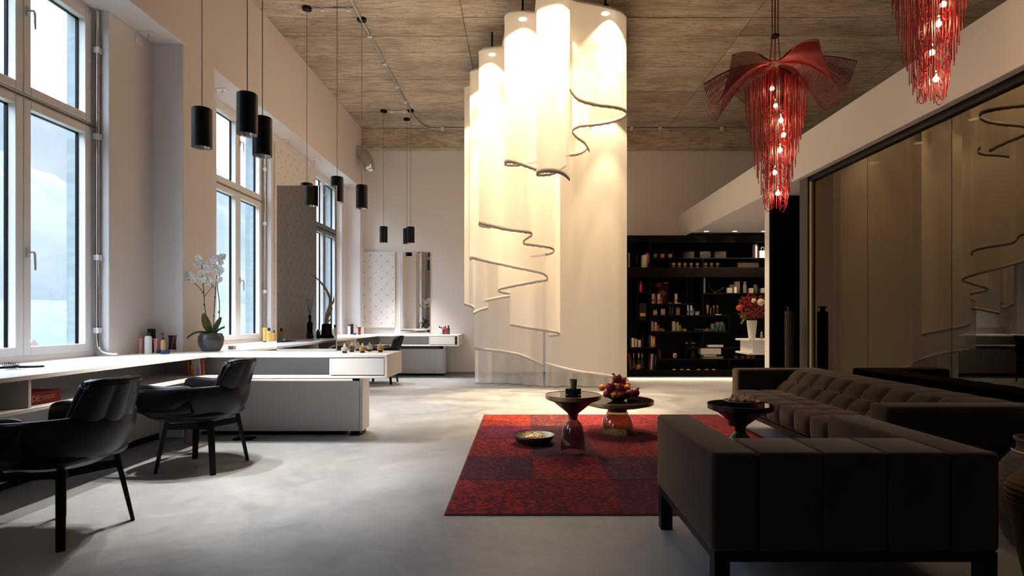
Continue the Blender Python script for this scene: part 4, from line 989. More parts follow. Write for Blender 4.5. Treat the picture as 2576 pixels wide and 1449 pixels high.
# ---------------------------------------------------------------- things on the left desk
D = on_desk
p = D(353, 889.5); squeeze('hair_tube', 'pink tube at the far left of the desk product row', 'tube', p, .044, .145, (.78, .36, .36), group=None, m=None)
p = D(391, 889); squeeze('hair_tube', 'pink tube between white spray can and wooden toned bottle', 'tube', p, .044, .142, (.78, .36, .36))
p = D(373, 890); bottle('spray_can', 'white spray can with black cap on the desk', 'spray can', p, .031, .205, (.76, .77, .78), caph=.16, capr=.6)
p = D(378, 888); p.x -= .02; p.y += .05; carton('black_box', 'tall black carton behind the white spray can', 'box', p, .05, .05, .235, (.012, .012, .012))
p = D(407, 889); p.y += .02; pump('spray_bottle', 'wood coloured spray bottle with black nozzle', 'bottle', p, .022, .195, (.55, .34, .17))
p = D(401, 889); jarp('styling_jar', 'black styling jar left of the blue one', 'jar', p, .022, .035, (.015, .016, .022))
p = D(416, 890.5); jarp('styling_jar', 'dark blue styling jar in front of the spray bottle', 'jar', p, .038, .038, (.012, .022, .09), (.012, .03, .11))
p = D(434, 885); squeeze('hair_tube', 'dark red tube standing on a white cap', 'tube', p, .088, .165, (.075, .010, .012), (.75, .74, .72), .88, .14)
# brushes near the camera
def brush(label, p, rz, blade):
    t = thing('hair_brush', label, 'brush', p, rz)
    MB().tube([(0, 0, .014), (.10, .01, .016), (.17, .0, .020), (.20, -.01, .022)], [.009, .008, .008, .006], 10).build('handle', M['blackmetal'], t, smooth=True)
    MB().sphere((-.06, 0, .017), .05, 16, 8, (1.25, .62, .28)).build('brush_head', M['leather'], t, smooth=True)
    b = MB()
    for i in range(7):
        for j in range(4): b.tube([(-.105+i*.014, -.02+j*.013, .02), (-.105+i*.014, -.02+j*.013, .044)], .0012, 4)
    b.build('bristles', M['black'], t, kind='stuff'); return t
brush('black paddle brush lying at the front left end of the desk', (-3.36, 3.86, .87), -.15, 0)
brush('second black brush lying behind the paddle brush', (-3.50, 3.72, .87), .35, 0)
t = thing('hair_clip', 'glossy dark metal hair clip on the desk seen in the counter mirror', 'clip', (-3.50, 3.30, .87), .2)
MB().sphere((0, 0, .022), .055, 16, 8, (1.3, .6, .40)).build('clip_shell', mat('blue_steel', (.25, .32, .45), .25, metal=.8), t, smooth=True)
MB().bar((.05, 0, .008), (.20, .02, .008), .02, .01).build('clip_arm', M['blackmetal'], t)
# lower shelf: book, box, cookbooks
t = thing('large_book', 'thick dark red book lying on the lower desk shelf', 'book', (-3.155, 3.62, .672), 0)
MB().box(-.13, .14, -.15, .155, 0, .004).build('cover', M['paint'], t, color=(.16, .014, .018)); MB().box(-.13, .14, -.15, .155, .072, .076).build('cover', M['paint'], t, color=(.16, .014, .018))
MB().box(.136, .14, -.15, .155, .004, .072).build('spine', M['paint'], t, color=(.16, .014, .018)); MB().box(-.125, .135, -.146, .150, .004, .072).build('page_block', M['paper'], t)
text('MODE', .052, M['letters_gold'], t, (.1405, -.078, .036), (PI/2, 0, PI/2), spacing=.95)
text('DAS JAHRHUNDERT\nDER DESIGNER', .0135, M['letters_gold'], t, (.1405, .058, .038), (PI/2, 0, PI/2))
t = thing('white_tray', 'small white open box on the lower desk shelf at the left edge', 'box', (-3.03, 3.12, .672), 0)
b = MB(); b.box(-.10, .09, -.12, .12, 0, .006); b.box(-.10, -.094, -.12, .12, .006, .05); b.box(.084, .09, -.12, .12, .006, .05); b.box(-.094, .084, -.12, -.114, .006, .05); b.box(-.094, .084, .114, .12, .006, .05)
b.build('tray_body', M['white'], t)
def cookbook(label, y, x, th, h, dpt, color, lean, name='book'):
    t = thing(name, label, 'book', (x, y, .673), 0); t.rotation_euler = (0, lean, .0)
    b = MB(); b.box(0, dpt, 0, th, 0, h); b.build('cover', M['paint'], t, color=color, bevel=.001, seg=1)
    MB().box(.002, dpt-.003, .002, th-.002, h, h+.0006).build('page_block', M['paper'], t); return t
# spines face the room (-Y); placed in the corner left of the counter
Yb = 5.42
for i, (px, wpx, hh, c, l) in enumerate([(471, 4, .158, (.42, .16, .14), 'thin dusty pink book at the left of the corner row'), (475.5, 4, .154, (.60, .34, .08), 'thin ochre book second in the corner row'),
        (479.5, 4, .153, (.45, .02, .015), 'thin bright red book in the corner row'), (483.5, 4, .150, (.02, .10, .17), 'thin petrol blue book in the corner row'), (487.0, 3, .158, (.02, .015, .02), 'thin black book in the corner row'),
        ]):
    x = (px-CX)*Yb/F; book(l, (x, Yb, .673), wpx*Yb/F*.92, .14, hh, c, lean=-.02*0-.06)
t = thing('cookbook', 'cream cookbook with a lilac bottle printed on its cover, leaning in the corner', 'book', ((494-CX)*Yb/F, Yb-.02, .673), 0); t.rotation_euler = (0, -.05, 0)
MB().box(-.028, .046, .0, .016, 0, .162).build('cover', M['paint'], t, color=(.72, .64, .55))
MB().box(-.026, .044, .002, .014, .162, .1625).build('page_block', M['paper'], t)
MB().prism([(.010, .004), (.044, .004), (.044, .06), (.030, .075), (.028, .10), (.024, .10), (.022, .075), (.010, .055)], 'y', -.001, 0).build('cover_picture', M['paint'], t, color=(.36, .28, .46))
text('La dolce Vita', .011, M['letters_black'], t, (.010, -.0008, .148), (PI/2, 0, 0))
t = thing('cookbook', 'yellow and orange booklet peeping out left of the cream cookbook', 'book', ((488.5-CX)*Yb/F, Yb-.03, .673), 0); t.rotation_euler = (0, -.05, 0)
MB().box(-.012, .008, 0, .008, 0, .055).build('cover_lower', M['paint'], t, color=(.72, .18, .015)); MB().box(-.012, .008, 0, .008, .055, .10).build('cover_upper', M['paint'], t, color=(.62, .50, .03))
t = thing('cookbook', 'rose red book at the right end of the corner row', 'book', ((506.0-CX)*Yb/F, Yb+.0, .673), 0); t.rotation_euler = (0, -.06, 0)
MB().box(-.022, .018, .02, .036, 0, .160).build('cover', M['paint'], t, color=(.42, .07, .075)); MB().box(-.022, -.004, .016, .0195, 0, .10).build('cover_strip', M['paint'], t, color=(.55, .42, .10))
# ---------------------------------------------------------------- orchid
def orchid(label, px_, py_, pz, s=1.0, seed=3):
    t = thing('potted_orchid', label, 'orchid', (px_, py_, pz)); t.scale = (s, s, s); rnd = random.Random(seed)
    MB().lathe([(0, 0), (.072, 0), (.085, .008), (.112, .06), (.122, .110), (.117, .150), (.100, .183), (.094, .185), (.094, .165), (0, .160)], 40).build('pot', M['stone'], t, smooth=True)
    MB().lathe([(0, .168), (.093, .164)], 24).build('bark', mat('bark_soil', (.03, .022, .015), .95, bump=dict(s=60, st=1, d=.02)), t)
    def leaf(base, dirv, ln, wd, droop, lift):
        dirv = Vector(dirv).normalized(); side = Vector((-dirv.y, dirv.x, 0)).normalized(); base = Vector(base)
        def fn(u, v):
            a = 2*u-1; w_ = wd*math.sin(PI*(v*.92+.06))**.6; q = base+dirv*ln*v+Vector((0, 0, lift*math.sin(v*PI*.6)-droop*v*v))
            return q+side*a*w_+Vector((0, 0, .018*a*a))
        MB().grid(fn, 8, 12).build('leaf', M['leaf'], t, smooth=True, solid=.004)
    leaf((-.02, 0, .17), (-1, -.35, 0), .20, .042, .09, .05); leaf((-.01, 0, .17), (-.3, .15, 0), .10, .050, -.15, .06)
    leaf((.01, .01, .17), (.25, .6, 0), .10, .040, -.10, .07); leaf((.02, 0, .17), (1, .2, 0), .11, .028, -.03, .04)
    stems = [[(-.02, 0, .16), (-.06, .0, .42), (-.085, .01, .66), (-.09, 0, .86), (-.10, 0, .93), (-.12, -.01, .955)],
             [(.02, 0, .16), (.035, 0, .45), (.05, 0, .66), (.065, .0, .80), (.07, 0, .85)],
             [(.045, .01, .16), (.075, .01, .30), (.085, .0, .50), (.065, 0, .66), (.085, 0, .76), (.10, 0, .90), (.11, 0, .95)],
             [(-.085, .01, .60), (-.13, 0, .66), (-.19, -.01, .715), (-.235, -.02, .74)], [(-.083, .01, .55), (-.02, 0, .62), (.03, -.01, .68)], [(.05, 0, .63), (.02, -.02, .68), (-.0, -.02, .70)]]
    for k, sp in enumerate(stems):
        c = catmull([Vector(q) for q in sp], 5); MB().tube(c, .0045 if k < 3 else .0032, 7).build('flower_stem', M['stem'], t, smooth=True)
    nodes = MB()
    for q in ((-.092, 0, .83), (-.088, .01, .60), (-.07, 0, .48), (.03, 0, .36), (.04, 0, .55), (.08, 0, .40)): nodes.sphere(q, .009, 8, 6, (1, 1, 1.3))
    nodes.build('stem_nodes', M['stem'], t, smooth=True)
    fl = [(-.115, -.03, .955), (-.085, -.03, .930), (-.125, -.02, .89), (-.055, -.02, .90), (-.04, -.02, .86), (-.09, -.03, .80), (-.245, -.04, .735), (-.205, -.03, .78), (-.165, -.03, .73), (-.12, -.03, .73), (-.035, -.03, .80),
          (-.045, -.05, .73), (-.0, -.05, .725), (.03, -.02, .92), (.065, -.03, .955), (.095, -.03, .945), (.12, -.02, .96), (.115, -.03, .90), (.07, -.05, .86), (.10, -.04, .80), (.12, -.04, .83), (.10, -.02, .73), (.03, -.02, .83), (-.02, -.02, .70)]
    me = None
    for q in fl:
        if me is None:
            b = MB()
            for k in range(5):
                a = PI/2+k*2*PI/5; big = 1.0 if k in (1, 4) else .82
                def fn(u, v, a=a, big=big):
                    x = (2*u-1)*.021*big*math.sin(PI*(v*.86+.07)); y = .042*v*big; z = .010*v*v-.012*(2*u-1)**2*v
                    return (math.cos(a)*y-math.sin(a)*x, -z-.001*k, math.sin(a)*y+math.cos(a)*x)
                b.grid(fn, 5, 5)
            o = b.build('blossom', M['petal'], t, smooth=True, recalc=False); me = o
            lip = MB().sphere((0, -.008, -.006), .007, 8, 6, (1, 1, 1.3)).build('lip', mat('orchid_lip', (.72, .62, .40), .5), o, smooth=True)
        else:
            o = me.copy(); COL.objects.link(o); o.parent = t; c = lip.copy(); COL.objects.link(c); c.parent = o
        o.location = q; o.rotation_euler = (rnd.uniform(-.4, .35), rnd.uniform(-.5, .5), rnd.uniform(-.8, .6)); s_ = rnd.uniform(.9, 1.15); o.scale = (s_, s_, s_)
    return t
orchid('white orchid in a dark grey glazed round pot on the counter corner', -3.19, 5.92, .87)
t = thing('wooden_wedge', 'small pale wooden block behind the orchid pot', 'block', (-3.19, 6.35, .87)); MB().box(-.03, .03, -.03, .03, 0, .035).build('block', mat('pale_wood', (.55, .40, .27), .6), t, bevel=.003)
# perfume flacons on the counter
def flacon(label, px, py, body):
    p = D(px, py); t = thing('perfume_flacon', label, 'perfume bottle', p, 0, 'crown shaped perfume flacons on the counter')
    MB().lathe([(0, 0), (.022, 0), (.022, .022), (0, .022)], 20).build('foot', mat('dark_brown_foot', (.035, .018, .012), .35), t, smooth=True, autos=40)
    MB().lathe([(0, .022), (.026, .022), (.033, .028), (.033, .052), (.020, .060), (.010, .062), (0, .062)], 10).build('glass_body', body, t)
    MB().lathe([(0, .062), (.016, .062), (.018, .066), (.007, .080), (.009, .085), (.004, .095), (0, .097)], 16).build('stopper', mat('dull_gold_stopper', (.42, .31, .17), .35, metal=.7), t, smooth=True, autos=40); return t
am = mat('amber_liquid_glass', (.42, .22, .05), .06, spec=.8, coat=1); cl = mat('pale_liquid_glass', (.45, .43, .40), .06, spec=.8, coat=1); dk = mat('dark_liquid_glass', (.07, .045, .03), .06, spec=.8, coat=1)
for px, py, b, l in [(867, 888.5, cl, 'clear perfume flacon at the left of the counter group'), (885, 885.5, dk, 'dark perfume flacon second from left in the group'), (900, 882.5, cl, 'clear perfume flacon at the back of the group'),
        (912, 887.5, am, 'amber perfume flacon in the front middle of the group'), (930, 884, cl, 'pale amber perfume flacon right of the middle one'), (957, 886, am, 'amber perfume flacon standing alone at the counter end')]: flacon(l, px, py, b)
# gold product bottles on the far desk and real ones whose reflection shows
p = Vector((-3.64, 8.161, .87)); squeeze('hair_tube', 'gold tube at the left of the bottles by the counter mirror', 'tube', p, .07, .205, (.60, .38, .08), (.03, .03, .03), .7, .08)
p = Vector((-3.64, 8.301, .87)); bottle('oil_bottle', 'gold oil bottle with black cap left of the mirror', 'bottle', p, .034, .20, (.58, .42, .14), caph=.22)
p = Vector((-3.64, 8.460, .87)); bottle('oil_bottle', 'small amber oil bottle touching the mirror edge', 'bottle', p, .024, .16, (.55, .27, .06), caph=.22)
bottle('oil_bottle', 'amber oil bottle on the front desk, visible in the counter mirror', 'bottle', (-3.64, 3.05, .87), .027, .19, (.50, .26, .06), caph=.24)
def diffuser(label, p):
    t = thing('reed_diffuser', label, 'diffuser', p)
    MB().lathe([(0, 0), (.055, 0), (.055, .10), (0, .10)], 4, mod=None).build('cube_base', mat('blue_black_box', (.012, .016, .04), .3), t, rot=(0, 0, PI/4))
    MB().lathe([(0, .10), (.042, .10), (.044, .26), (.020, .28), (.020, .34), (.026, .345), (.026, .38), (0, .38)], 20).build('bottle_body', M['black'], t, smooth=True, autos=40)
    for k in range(10):
        a = k*2*PI/10; MB().tube([(.008*math.cos(a), .008*math.sin(a), .36), (.06*math.cos(a), .06*math.sin(a), .66)], .002, 5).build('reed', M['black'], t)
    return t
diffuser('black reed diffuser on the front desk, visible in the counter mirror', (-3.50, 2.26, .87))
bottle('oil_bottle', 'small black bottle beside the reed diffuser in the mirror', 'bottle', (-3.42, 2.10, .87), .03, .15, (.015, .015, .015), caph=.2)
t = thing('antler_ornament', 'bone coloured antler on a black plinth, visible in the counter mirror', 'ornament', (-3.36, 1.86, .87))
MB().lathe([(0, 0), (.13, 0), (.13, .02), (.10, .05), (.09, .07), (.085, .22), (.07, .24), (0, .24)], 8).build('plinth', M['black'], t, smooth=True, autos=30)
for pts, r in (([(0, 0, .23), (.01, .0, .40), (.06, 0, .56), (.05, .0, .70), (-.03, 0, .86), (-.15, 0, 1.0), (-.28, 0, 1.10)], [.035, .03, .028, .022, .018, .013, .004]), ([(-.12, 0, .97), (-.17, .02, 1.03), (-.19, .03, 1.09)], [.014, .010, .003]),
               ([(.055, 0, .55), (.11, .01, .60), (.13, .02, .66), (.12, .02, .71)], [.022, .016, .010, .003]), ([(.02, 0, .36), (.07, .02, .42), (.10, .03, .50), (.09, .03, .56)], [.024, .018, .012, .003]), ([(.01, 0, .28), (.06, .02, .30), (.08, .02, .34)], [.02, .012, .003])):
    c = catmull([Vector(q) for q in pts], 4); rr = []
    for i in range(len(c)):
        q = i/(len(c)-1)*(len(r)-1); a = min(int(q), len(r)-2); rr.append(r[a]+(r[a+1]-r[a])*(q-a))
    MB().tube(c, rr, 10).build('antler_branch', M['antler'], t, smooth=True)
bottle('oil_bottle', 'yellow oil bottle by the antler, visible in the counter mirror', 'bottle', (-3.60, 1.30, .87), .032, .24, (.70, .50, .08), caph=.25)
bottle('oil_bottle', 'pale yellow oil bottle by the antler, second in the mirror', 'bottle', (-3.45, 1.15, .87), .032, .22, (.68, .60, .30), caph=.25)
# far desk
def FD(px, Y): return ((px-CX)*Y/F, Y, .87)
t = thing('magazine', 'black folder lying on the far wall desk right of the mirror', 'folder', (-3.2, 9.05, .87), .1); MB().box(-.16, .16, -.22, .22, 0, .012).build('cover', M['black'], t, bevel=.002, seg=1); MB().box(-.155, .155, -.215, .215, .003, .009).build('page_block', M['paper'], t)
bottle('spray_can', 'white spray can with black cap near the back wall panel', 'spray can', FD(878.5, 11.95), .028, .205, (.74, .74, .75), caph=.15, capr=.7)
carton('black_box', 'tall black carton beside the far white spray can', 'box', FD(885.5, 11.98), .05, .05, .215, (.012, .012, .012))
pump('spray_bottle', 'beige spray bottle in the far product row', 'bottle', FD(897, 11.98), .022, .195, (.55, .36, .24))
squeeze('hair_tube', 'dark red tube in the far product row', 'tube', FD(904, 11.9), .07, .155, (.10, .012, .012), (.2, .05, .05))
jarp('styling_jar', 'small dark green jar in the far product row', 'jar', FD(904, 11.72), .03, .035, (.02, .06, .03), (.02, .05, .03))
jarp('styling_jar', 'small navy jar in the far product row', 'jar', FD(892, 11.75), .032, .035, (.012, .02, .08), (.012, .02, .08))
squeeze('hair_tube', 'pink tube at the right of the far product row', 'tube', FD(913, 11.85), .045, .145, (.80, .36, .38))
for px, h, c, cp, l in [(1106, .17, (.72, .72, .73), (.02, .02, .02), 'white bottle left of the group on the back counter'), (1110.5, .15, (.70, .70, .71), (.02, .02, .02), 'shorter white bottle on the back counter'), (1117, .16, (.02, .02, .02), (.05, .05, .05), 'black bottle in the back counter group'),
        (1120.5, .175, (.32, .01, .03), (.30, .01, .03), 'crimson bottle in the back counter group'), (1128, .185, (.03, .02, .025), (.02, .02, .02), 'dark bottle at the right of the back counter group')]:
    bottle('hair_bottle', l, 'bottle', FD(px, 12.0), .030, h, c, cp, caph=.22)
# ---------------------------------------------------------------- black wall shelf
SY = 11.55
def S(px, py): return (px-CX)*SY/F, H+(CY-py)*SY/F
sh = thing('wall_shelf', 'large black wall shelf unit filling the back wall behind the curtain', 'shelf', (0, 0, 0))
x0, zb_ = S(1578, 947); x1 = 5.6; _, zt_ = S(0, 592); yb_ = SY+.36
MB().box(x0, x1, yb_, YB-.02, zb_, zt_).build('back_panel', M['black'], sh)
def SB(pxa, pxb, pya, pyb, name, y0=SY, y1=None, m='shelf'):
    xa, za = S(pxa, pyb); xb, zb = S(pxb, pya); MB().box(xa, xb, y0, y1 or yb_, za, zb).build(name, M[m], sh, bevel=.0015, seg=1)
XE = 1315+5.6*F/SY
SB(1578, XE, 592, 609.5, 'top_fascia'); SB(1578, XE, 673, 697.5, 'middle_fascia', SY-.03); SB(1578, XE, 931, 947, 'bottom_fascia', SY-.02)
SB(1578, 1580.5, 609.5, 931, 'side_panel')
def hb(px0, px1, py): SB(px0, px1, py, py+2.6, 'shelf_board')
def vb(px, py0, py1): SB(px-1.2, px+1.2, py0, py1, 'upright_board')
vb(1637, 609.5, 673); hb(1638, XE, 648.5); vb(1769, 651, 673); vb(1637, 697.5, 843)
hb(1603, 1636, 735); vb(1603, 737.5, 806); hb(1603, 1636, 805); hb(1638, 1727, 764); vb(1728, 697.5, 793); vb(1769, 697.5, 793); hb(1770, XE, 737.5)
hb(1638, 1834, 793); vb(1834, 795.5, 834); hb(1638, 1835, 834); vb(1769, 836.5, 873); hb(1580.5, 1655, 874); vb(1655, 876, 931); hb(1727, 1880, 874); vb(1727, 876.5, 903.5); hb(1656, XE, 903); vb(1833, 905.5, 931); vb(1903, 740, 903); vb(1903, 905.5, 931)
MB().box(x0+.05, x1, SY+.08, SY+.14, zb_-.007, zb_-.001).build('led_strip', M['led'], sh)
MB().box(x0+.05, x1, SY+.2, YB-.05, 0, zb_).build('plinth', M['black'], sh)
def SP(px, py, dy=.06): x, z = S(px, py); return (x, SY+dy, z)
pxm = SY/F                                             # metres per pixel on the shelf front
def sbook(l, px, py, wpx, hpx, c, lean=0, title=None): return book(l, SP(px, py), wpx*pxm, .16, hpx*pxm, c, lean=lean, title=title)
def sbox(l, px, py, wpx, hpx, c, band=None, name='product_box', cat='box', dy=.10, d=.08, bz=(.2, .45)): return carton(name, l, cat, SP(px, py, dy), wpx*pxm, d, hpx*pxm, c, band, bz=bz)
def sbot(l, px, py, wpx, hpx, c, cap=(.02, .02, .02), name='product_bottle', caph=.22, dy=.08, shoulder=.12, capr=.55): return bottle(name, l, 'bottle', SP(px, py, dy), wpx*pxm/2, hpx*pxm, c, cap, caph, shoulder, capr=capr)
IV, BK = (.60, .54, .44), (.014, .012, .012)
# top bay
sbook('ivory spined book standing alone at the far left of the top shelf', 1583, 672.5, 5, 37, IV, title=(.35, .30, .24))
t = thing('figurine', 'slim dark metal figurine on the top left shelf', 'figurine', SP(1604, 672.5, .08))
MB().tube([(0, 0, 0), (.0, 0, .10), (-.015, 0, .17), (.01, 0, .23), (0, 0, .29)], [.012, .010, .022, .016, .004], 10).build('body', M['darkmetal'], t, smooth=True); MB().tube([(-.04, 0, .10), (-.01, 0, .18), (.03, 0, .20)], .006, 6).build('arms', M['darkmetal'], t, smooth=True); MB().lathe([(0, 0), (.03, 0), (.03, .012), (0, .012)], 16).build('base', M['darkmetal'], t)
sbook('ivory book leaning in the top left group', 1619, 672.5, 4, 32, IV, .06); sbook('broad white book leaning in the top left group', 1624.5, 672.5, 5, 33, (.62, .58, .50), .05)
sbook('orange backed book leaning in the top left group', 1629.5, 672.5, 3, 37, (.45, .16, .05), .04); sbook('black lettered book at the divider, top left bay', 1634, 672.5, 3, 40, (.03, .02, .02), .0, (.35, .30, .30))
def mug(l, px, c):
    t = thing('enamel_pot', l, 'pot', SP(px, 648, .08), 0)
    MB().lathe([(0, 0), (.036, 0), (.042, .008), (.046, .075), (.049, .080), (.043, .080), (.038, .01), (0, .01)], 24).build('pot_body', M['plastic'], t, smooth=True, color=c)
    for s in (-1, 1): MB().tube([(s*.045, 0, .066), (s*.062, 0, .062), (s*.058, 0, .045), (s*.043, 0, .040)], .004, 6).build('handle', M['plastic'], t, smooth=True, color=(.03, .03, .03))
    MB().lathe([(0, .0), (.012, .0), (.012, .002), (0, .002)], 5).build('emblem', M['paint'], t, loc=(.004, -.0475, .035), rot=(PI/2, 0, 0), color=(.75, .70, .65))
mug('dark green enamel pot with a white emblem on the top shelf', 1650.5, (.02, .14, .07)); mug('orange red enamel pot with a white emblem on the top shelf', 1669, (.50, .07, .025)); mug('mauve enamel pot with a white emblem on the top shelf', 1689, (.30, .10, .14))
for px, l in ((1734, 'left'), (1776, 'middle'), (1815, 'right')): sbox('flat black display box with pale print, %s one of three on the top shelf' % l, px, 648, 27, 16, (.009, .008, .007), name='display_box', d=.12)
for px in (1742, 1784, 1822): x, z = S(px, 644.5); MB().box(x-.05, x+.05, SY+.0785, SY+.0795, z-.008, z+.008).build('pale_print', M['letters_grey'], sh)
for k, px in enumerate((1697, 1711.5, 1726, 1741.5, 1757, 1778, 1793, 1808)):
    t = sbox('small black gold-disc carton, number %s in its row' % ('one', 'two', 'three', 'four', 'five', 'six after the divider', 'seven after the divider', 'eight after the divider')[k], px, 672.5, 10, 13, (.03, .022, .015), name='gold_disc_box', d=.06); t['group'] = 'gold disc cartons'
    MB().lathe([(0, 0), (.0285, 0), (.0285, .002), (0, .002)], 24).build('gold_disc', M['gold'], t, loc=(0, -.030, .070), rot=(PI/2, 0, 0)); MB().box(-.027, .027, -.032, -.030, .008, .022).build('gold_bar', M['gold'], t)
sbox('wide low black presentation box in the upper right bay', 1884, 672.5, 53, 13, (.022, .018, .016), name='display_box', d=.14); x, z = S(1884, 665.5); text('ghd', .05, M['letters_grey'], sh, (x, SY+.098, z), (PI/2, 0, 0))
sbook('tall narrow pale book at the right of the top shelf', 1905.5, 648, 3.5, 35, IV); sbook('black book beside the tall pale one on the top shelf', 1909, 648, 3, 34, BK)
t = thing('paper_bag', 'small ivory shopping bag with handle at the top right', 'bag', SP(1921, 648, .08)); MB().box(-.055, .055, -.03, .03, 0, .145).build('bag_body', M['paint'], t, color=(.55, .50, .42)); MB().tube([(-.03, -.03, .14), (-.025, -.03, .20), (0, -.03, .225), (.025, -.03, .20), (.03, -.03, .14)], .003, 6).build('handle', M['paint'], t, smooth=True, color=(.6, .55, .48))
MB().prism([(-.012, .04), (0, .02), (.012, .04), (.006, .085), (-.006, .085)], 'y', -.0315, -.03).build('emblem', M['letters_gold'], t)
# middle bays
sbot('bright red bottle standing on the small cubby', 1614.5, 734.5, 8, 27, (.60, .012, .06), (.55, .01, .05), caph=.28, capr=.42)
sbox('framed black carton with an orange label in the cubby', 1618, 804.5, 19, 42, (.018, .016, .018), (.62, .24, .03), name='liquor_box', d=.12, bz=(.22, .40))
pt = thing('flower_poster', 'dark poster with red chrysanthemums on the left shelf', 'poster', SP(1672, 763.5, .26)); MB().box(-.14, .14, 0, .012, 0, .445).build('board', M['paint'], pt, color=(.014, .010, .010))
def daisy(x, z, r, c, k=16):
    b = MB()
    for i in range(k):
        a = 2*PI*i/k; b.prism([(x, z), (x+r*math.cos(a-.14), z+r*.75*math.sin(a-.14)), (x+r*1.1*math.cos(a), z+r*.85*math.sin(a)), (x+r*math.cos(a+.14), z+r*.75*math.sin(a+.14))], 'y', -.0012-.0002*(i % 3), 0)
    b.build('printed_flower', M['paint'], pt, color=c)
daisy(.01, .215, .075, (.30, .05, .06)); daisy(.015, .07, .085, (.22, .035, .04)); daisy(-.055, .385, .06, (.26, .03, .035), 12)
x, z = S(1683.5, 709.5); MB().box(x-.045, x+.045, SY+.2585, SY+.2598, z-.006, z+.006).build('pale_print', M['letters_grey'], sh)
for px, w_, h_, c, b, l in [(1644.5, 6, 25, (.55, .47, .40), (.25, .03, .03), 'pale tall carton with red foot at the left of the poster'), (1650.5, 3, 24, (.28, .04, .04), None, 'narrow dark red carton beside it'), (1659.5, 6, 24, (.57, .49, .42), (.25, .03, .03), 'second pale tall carton in front of the poster'),
        (1666, 4, 17, (.26, .05, .05), None, 'short red brown carton in front of the poster'), (1703.5, 5, 25, (.60, .52, .44), (.50, .05, .03), 'white and red tall carton right of the poster')]: sbox(l, px, 763.5, w_, h_, c, b)
sbox('flat red packet lying at the foot of the poster', 1689, 763.5, 9, 3, (.35, .05, .04)); sbox('flat blue and white packet at the right end of that shelf', 1711, 763.5, 9, 2, (.45, .46, .52))
for px, h_, c, l in [(1648, 13, (.62, .55, .45), 'pair of small ivory pots, left pot'), (1653, 13, (.60, .53, .43), 'pair of small ivory pots, right pot'), (1667.5, 16, (.58, .49, .38), 'pair of taller ivory bottles, left one'), (1673, 16, (.58, .49, .38), 'pair of taller ivory bottles, right one'),
        (1688, 24, (.03, .02, .02), 'dark slim bottle in the middle of the row, left one'), (1694, 24, (.035, .022, .022), 'dark slim bottle in the middle of the row, right one'), (1706, 19, (.42, .20, .16), 'rose coloured bottle, left of two'), (1711, 19, (.40, .19, .15), 'rose coloured bottle, right of two')]: sbot(l, px, 792.5, 5, h_, c, tuple(q*.8 for q in c), caph=.2, capr=.85)
sbox('pale blue and white carton at the left of the blue products', 1731.5, 792.5, 5, 25, (.60, .58, .54), (.05, .09, .22)); sbot('navy blue bottle second among the blue products', 1735.5, 792.5, 5, 22, (.04, .09, .22), (.05, .1, .24)); sbox('white and navy carton third among the blue products', 1741.5, 792.5, 4, 24, (.55, .55, .55), (.05, .09, .22)); sbot('sky blue bottle fourth among the blue products', 1746.5, 792.5, 6, 17, (.06, .20, .40), (.05, .16, .34), capr=.9)
jp = SP(1757, 792.5, .08); jarp('cream_jar', 'white and blue cream jar at the right of the blue products', 'jar', jp, .042, .075, (.55, .55, .55), (.06, .18, .38))
squeeze('hair_tube', 'gold tube at the left of the gold products on the shelf', 'tube', SP(1783, 790, .08), 7*pxm, 23*pxm, (.62, .36, .08), (.3, .18, .05)); sbot('slim green gold bottle on the shelf', 1791, 792.5, 4, 19, (.22, .17, .05), (.5, .36, .1)); sbot('dark amber bottle third among the gold products', 1799, 792.5, 5, 24, (.08, .035, .012), (.35, .27, .16), capr=.9); sbot('dark amber bottle at the right of the gold products', 1808, 792.5, 5, 24, (.11, .045, .015), (.35, .27, .16), capr=.9); sbox('flat pale packet in front of the amber bottles', 1808, 792.5, 14, 2, (.55, .47, .46), dy=.02, d=.03)
# upper right shelf
t = thing('standing_book', 'white standing block lettered downwards at the shelf divider', 'book', SP(1772.5, 736.8, .03)); MB().box(-.023, .023, 0, .14, 0, .298).build('cover', M['paint'], t, color=(.62, .56, .47)); MB().box(-.021, .021, .002, .138, .298, .299).build('page_block', M['paper'], t)
for i, q in enumerate('NOMA'): text(q, .040, M['letters_black'], t, (0, -.001, .262-i*.060), (PI/2, 0, 0))
t = thing('horn', 'curved dark horn with gilded tips on a small foot', 'horn', SP(1803, 736.8, .10)); cpts = [(-.115, 0, .26), (-.12, 0, .17), (-.09, 0, .08), (-.03, 0, .035), (.05, 0, .03), (.12, 0, .07), (.165, 0, .115)]
cc = catmull([Vector(q) for q in cpts], 4); MB().tube(cc, [.003+.019*(i/(len(cc)-1))**1.3 for i in range(len(cc))], 10).build('horn_body', mat('horn_brown', (.10, .065, .03), .35), t, smooth=True); MB().lathe([(0, 0), (.02, 0), (.012, .012), (.010, .03), (0, .03)], 12).build('foot', M['brass'], t)
for px, w_, h_, c, l in [(1836, 12, 13, (.40, .36, .30), 'small grey carton at the left of the pale skincare group'), (1846, 11, 21, (.36, .32, .27), 'mid grey carton behind the small ones'), (1850.5, 6, 15, (.64, .56, .45), 'small cream carton in front'), (1858.5, 11, 29, (.44, .40, .33), 'tallest pale carton of the skincare group'), (1890.5, 10, 12, (.40, .36, .30), 'square grey carton right of the white bottle'), (1920, 10, 12, (.40, .33, .25), 'square beige carton cut by the white wall')]:
    sbox(l, px, 736.8, w_, h_, c, dy=.10 if h_ > 16 else .04)
